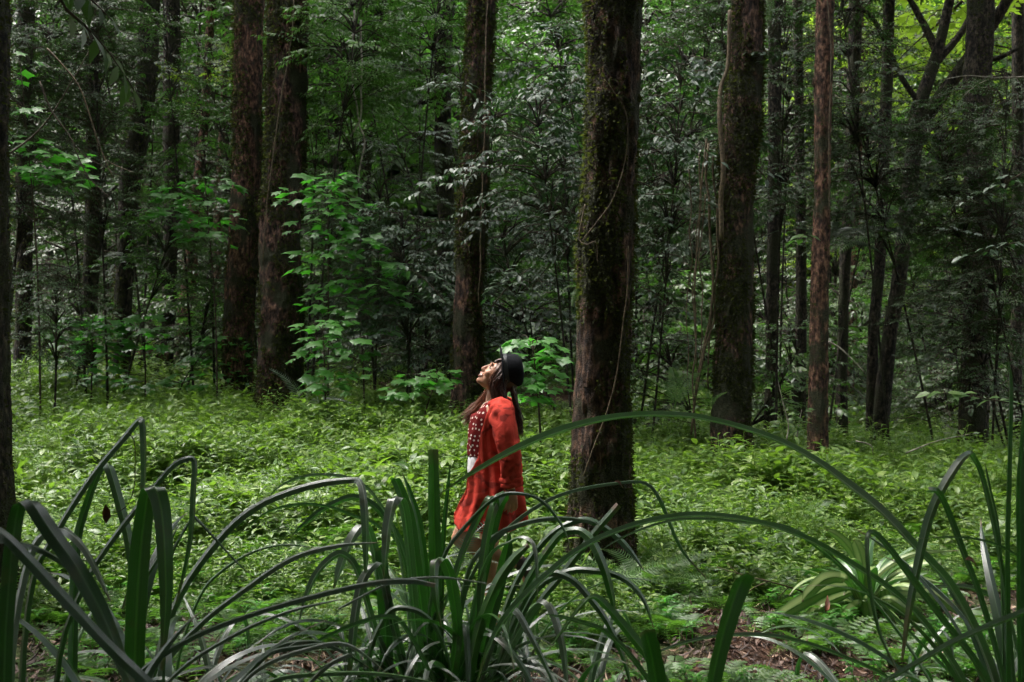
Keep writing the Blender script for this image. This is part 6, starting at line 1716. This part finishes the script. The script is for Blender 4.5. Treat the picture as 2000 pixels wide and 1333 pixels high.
px_leaf(E, [(2060, 1160, 3.3), (2000, 1096, 3.3), (1940, 1062, 3.3), (1872, 1050, 3.3), (1784, 1053, 3.3)], 6, 'a', 30)
px_leaf(E, [(2020, 1500, 4.2), (1990, 1300, 4.2), (1960, 1190, 4.2), (1900, 1150, 4.2), (1840, 1146, 4.2), (1800, 1150, 4.2)], 13, 'a', 30, mat=SGY)
px_leaf(E, [(1960, 1500, 4.0), (1958, 1200, 4.0), (1950, 1040, 4.0), (1930, 940, 4.0), (1924, 905, 4.0)], 7, 'a', 30)
px_leaf(E, [(1800, 1420, 4.2), (1750, 1336, 4.2), (1640, 1280, 4.2), (1540, 1248, 4.2), (1460, 1240, 4.2), (1380, 1246, 4.2), (1300, 1268, 4.2), (1240, 1300, 4.2)], 10, 'a', 35, mat='strap_grey_sheen', n=44)
px_leaf(E, [(1366, 1480, 3.0), (1388, 1360, 3.0), (1404, 1280, 3.0), (1426, 1200, 3.0), (1448, 1140, 3.0), (1460, 1122, 2.98)], 42, 'x', 15, prof=[.65, .8, .9, 1, 1.05, .95], mat=SL, fold=.5, label='short broad bright blade with a blunt bent top')
for i, (az, ln, el0, dr) in enumerate([(3.0, 1.2, 80, 60), (2.7, 1.1, 75, 60), (3.3, 1.3, 70, 80), (2.2, 1.1, 80, 60), (3.8, 1.0, 70, 80), (1.6, 1.2, 80, 60), (.5, 1.0, 70, 80), (4.4, .9, 60, 100), (3.1, 1.2, 55, 60), (2.9, 1.3, 65, 40)]):
    free_leaf(E, bE + np.array([rnd.uniform(-.1, .25), rnd.uniform(-.1, .15), 0]), az, ln, .05, el0, dr, 140 + i)

# --- pale striped plant on the soil at right
bF = base_at(1692, 6.25)
F_ = thing('striped_lily_plant', bF, 'pale yellow green plant with broad striped leaves on the soil at right', 'plant')
def fl(pts, w, Y=6.2, mat='varieg', **k):
    px_leaf(F_, [(1690, 1200, 6.25)] + [(a, b_, Y) for a, b_ in pts], w * 1.4, 'a', 12, mat=mat, prof=[.35, .5, .9, 1, .8, .05], fold=.35, **k)
fl([(1668, 1150), (1620, 1150), (1560, 1180), (1515, 1208), (1472, 1232)], 26, 6.0)
fl([(1660, 1140), (1640, 1128), (1610, 1132), (1580, 1158), (1566, 1176)], 24, 5.95)
fl([(1680, 1130), (1670, 1090), (1650, 1060), (1628, 1042), (1612, 1035)], 17, 6.3)
fl([(1686, 1120), (1682, 1090), (1674, 1066), (1668, 1054)], 24, 6.25)
fl([(1700, 1150), (1718, 1120), (1756, 1094), (1800, 1080), (1874, 1076)], 12, 6.2)
fl([(1712, 1150), (1750, 1134), (1800, 1132), (1840, 1140)], 14, 6.3)
fl([(1716, 1160), (1760, 1154), (1820, 1160), (1850, 1180), (1882, 1206)], 24, 6.1)
fl([(1690, 1170), (1694, 1178), (1698, 1200), (1700, 1230), (1700, 1256)], 22, 5.95)
fl([(1680, 1180), (1668, 1186), (1652, 1204), (1642, 1214)], 20, 5.95)
fl([(1670, 1160), (1640, 1166), (1600, 1186), (1570, 1214), (1556, 1240)], 18, 6.1)
fl([(1730, 1170), (1770, 1190), (1800, 1212), (1830, 1240)], 20, 6.0)
fl([(1724, 1150), (1730, 1170), (1740, 1200), (1746, 1232)], 18, 6.05)
for i in range(26):
    free_leaf(F_, bF, i * .6, rnd.uniform(.45, .8), rnd.uniform(.055, .085), rnd.uniform(45, 78), rnd.uniform(80, 130), 200 + i, mat=rnd.choice(['varieg', 'strap_light']), fold=.3, broad=True)

# small dry things caught in the leaves
def dead_leaf(p, d, s, label, name='dead_leaf'):
    v, f = lance(.38, 1.2, .9)
    o = link(name, mesh_fast(name, v * s, f, M['dry']), None, label, 'dead leaf')
    Mx = frame_matrix(p, d, (.2, -.6, 1), 1)
    o.matrix_basis = Mx
M['dry'] = plain_mat('dry_leaf', (.22, .075, .035), .6, .3, 25, .6)
dead_leaf(W(1884, 1094, 3.55), (1, 0, .1), .06, 'curled rust brown leaf caught among the right blades')
dead_leaf(W(1200, 941, 4.56), (1, .1, -.05), .05, 'small tan leaf lying on the thin arching blade before the trunk')
dead_leaf(W(206, 985, 3.75), (.1, 0, -1), .085, 'dark red withered leaf hanging between the left bent leaves')
dead_leaf(W(1612, 1196, 5.9), (.3, 0, 1), .09, 'brown curled dead leaf standing beside the striped plant')
vine('tendril', 'thin brown tendril hanging from the sharply bent left leaf', [W(250, 846, 3.78), (W(262, 862, 3.74)), W(264, 900, 3.73), W(262, 950, 3.73), W(250, 985, 3.73), W(232, 1000, 3.75)], .0022, .0015, 'twig', 'vine')
